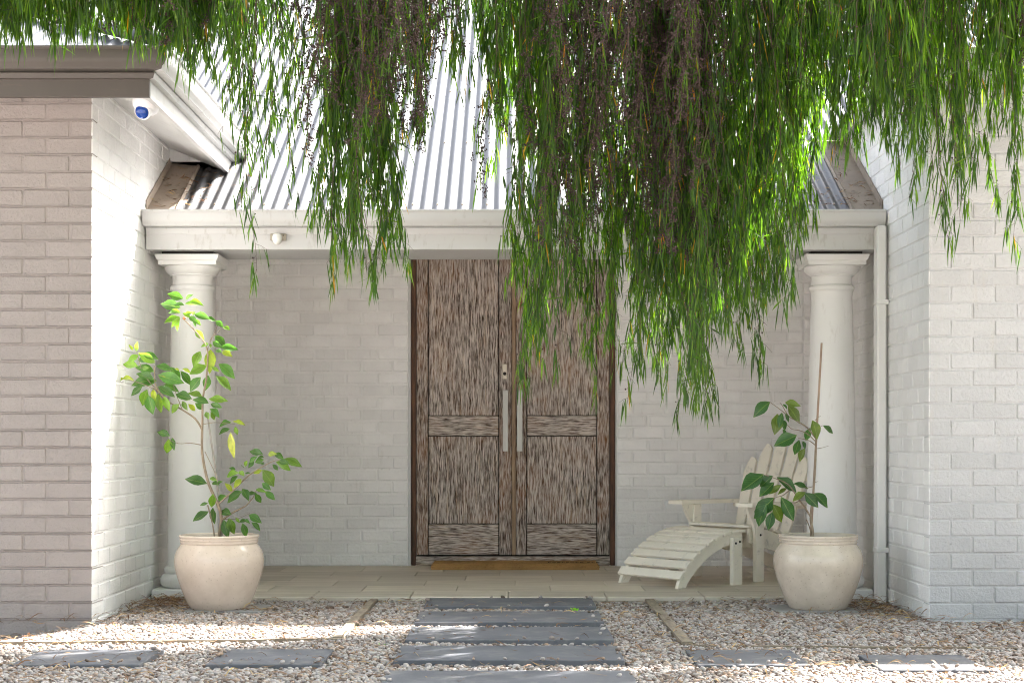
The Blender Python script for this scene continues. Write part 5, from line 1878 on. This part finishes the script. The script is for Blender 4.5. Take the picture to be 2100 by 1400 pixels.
sky_screen_limbs = [[(3.9, 6.0, 1.6), (3.9, 5.0, 2.9), (3.6, 3.6, 3.9), (2.8, 2.0, 4.4), (1.6, 0.6, 4.7), (0.2, -0.6, 4.8)],
             [(3.6, 3.6, 3.9), (2.0, 3.2, 4.3), (0.2, 3.2, 4.5), (-1.6, 3.4, 4.4), (-3.4, 3.8, 4.2), (-5.0, 4.2, 4.0)],
             [(2.8, 2.0, 4.4), (1.0, 1.6, 4.9), (-1.0, 1.4, 5.0), (-3.0, 1.6, 4.8), (-4.8, 2.0, 4.5)],
             [(3.9, 5.0, 2.9), (4.8, 4.0, 3.8), (5.6, 2.8, 4.3), (6.2, 1.4, 4.5)],
             [(3.6, 3.6, 3.9), (2.2, 4.3, 4.4), (0.6, 4.6, 4.8), (-1.2, 4.7, 5.0), (-3.0, 4.8, 4.8), (-4.6, 4.6, 4.4)]]
for lm in sky_screen_limbs:  # limbs of the added canopy that screens the sky, out of view
    sm = smooth_curve([Vector(p) for p in lm], 5 * (len(lm) - 1))
    part('limb', MB().tube(sm, [0.11 - 0.09 * i / (len(sm) - 1) for i in range(len(sm))], 9), M['tree_bark'], tree, smooth=60)


def crown_leaves(bases, Lr, wr, name):
    """many narrow drooping leaves in one mesh, laid out with arrays"""
    n = len(bases)
    a = rng.uniform(0, 6.283, n)
    sp = rng.uniform(0.15, 0.75, n)
    d = np.stack([np.cos(a) * sp, np.sin(a) * sp, -np.ones(n)], 1)
    d /= np.linalg.norm(d, axis=1)[:, None]
    b = rng.uniform(0, 6.283, n)
    r = np.stack([np.cos(b), np.sin(b), rng.uniform(-.3, .3, n)], 1)
    s_ = np.cross(d, r)
    s_ /= np.linalg.norm(s_, axis=1)[:, None] + 1e-9
    L = rng.uniform(*Lr, n)[:, None]
    w = rng.uniform(*wr, n)[:, None]
    v = []
    for u, k in ((0, .25), (.45, 1.0), (1.0, .06)):
        c_ = bases + d * L * u
        v += [c_ - s_ * w * k, c_ + s_ * w * k]
    v = np.stack(v, 1).reshape(-1, 3) - np.array(WLOC[tree.name])
    base = (np.arange(n) * 6)[:, None]
    f_ = np.concatenate([base + np.array([[0, 1, 3, 2]]), base + np.array([[2, 3, 5, 4]])], 1).reshape(-1, 4)
    me = bpy.data.meshes.new(name)
    me.vertices.add(len(v))
    me.vertices.foreach_set('co', v.astype(np.float32).ravel())
    me.loops.add(f_.size)
    me.loops.foreach_set('vertex_index', f_.astype(np.int32).ravel())
    me.polygons.add(len(f_))
    me.polygons.foreach_set('loop_start', (np.arange(len(f_)) * 4).astype(np.int32))
    me.update(calc_edges=True)
    me.attributes.new('leafc', 'FLOAT', 'FACE').data.foreach_set('value', np.repeat(rng.uniform(0, 0.95, n), 2).astype(np.float32))
    me.materials.append(M['willow_leaf'])
    o = bpy.data.objects.new(name, me)
    COL.objects.link(o)
    o.parent = tree
    o['kind'] = 'stuff'
    return o


bases, far = [], []
for k in range(330):
    lm = random.choice(sun_side)
    sgi = random.randrange(len(lm) - 1)
    c_ = np.array(Vector(lm[sgi]).lerp(Vector(lm[sgi + 1]), random.random())) + rng.normal(0, 1, 3) * np.array([.22, .16, .14])
    q = c_[None, :] + rng.normal(0, 1, (75, 3)) * np.array([[.15, .13, .16]])
    bases.append(q[(q[:, 2] > 3.72) & (q[:, 1] < 9.35)])
for k in range(240):                                # tufts about the limbs over the picture
    lm = random.choice(limbs)
    sgi = random.randrange(len(lm) - 1)
    c_ = Vector(lm[sgi]).lerp(Vector(lm[sgi + 1]), random.random())
    q = np.array(c_)[None, :] + rng.normal(0, 1, (40, 3)) * np.array([[.26, .22, .18]]) + np.array([[0, 0, 0.1]])
    q[:, 2] = np.maximum(q[:, 2], 3.18 + rng.uniform(0, .25, 40))
    bases.append(q)
for k in range(1000):                                # unseen canopy, added to keep high sky off the front walls
    lm = random.choice(sky_screen_limbs)
    sgi = random.randrange(len(lm) - 1)
    c_ = Vector(lm[sgi]).lerp(Vector(lm[sgi + 1]), random.random())
    c_ = np.array(c_) + rng.normal(0, 1, 3) * np.array([.8, .85, .4])
    q = c_[None, :] + rng.normal(0, 1, (120, 3)) * np.array([[.24, .24, .30]])
    q = q[(q[:, 2] > 3.25) & (q[:, 1] < 5.6)]
    far.append(q)
crown_leaves(np.concatenate(bases), (0.08, 0.15), (0.004, 0.006), 'crown')
crown_leaves(np.concatenate(far), (0.10, 0.17), (0.008, 0.013), 'crown')  # added sky-screening canopy, unseen, with broader leaves
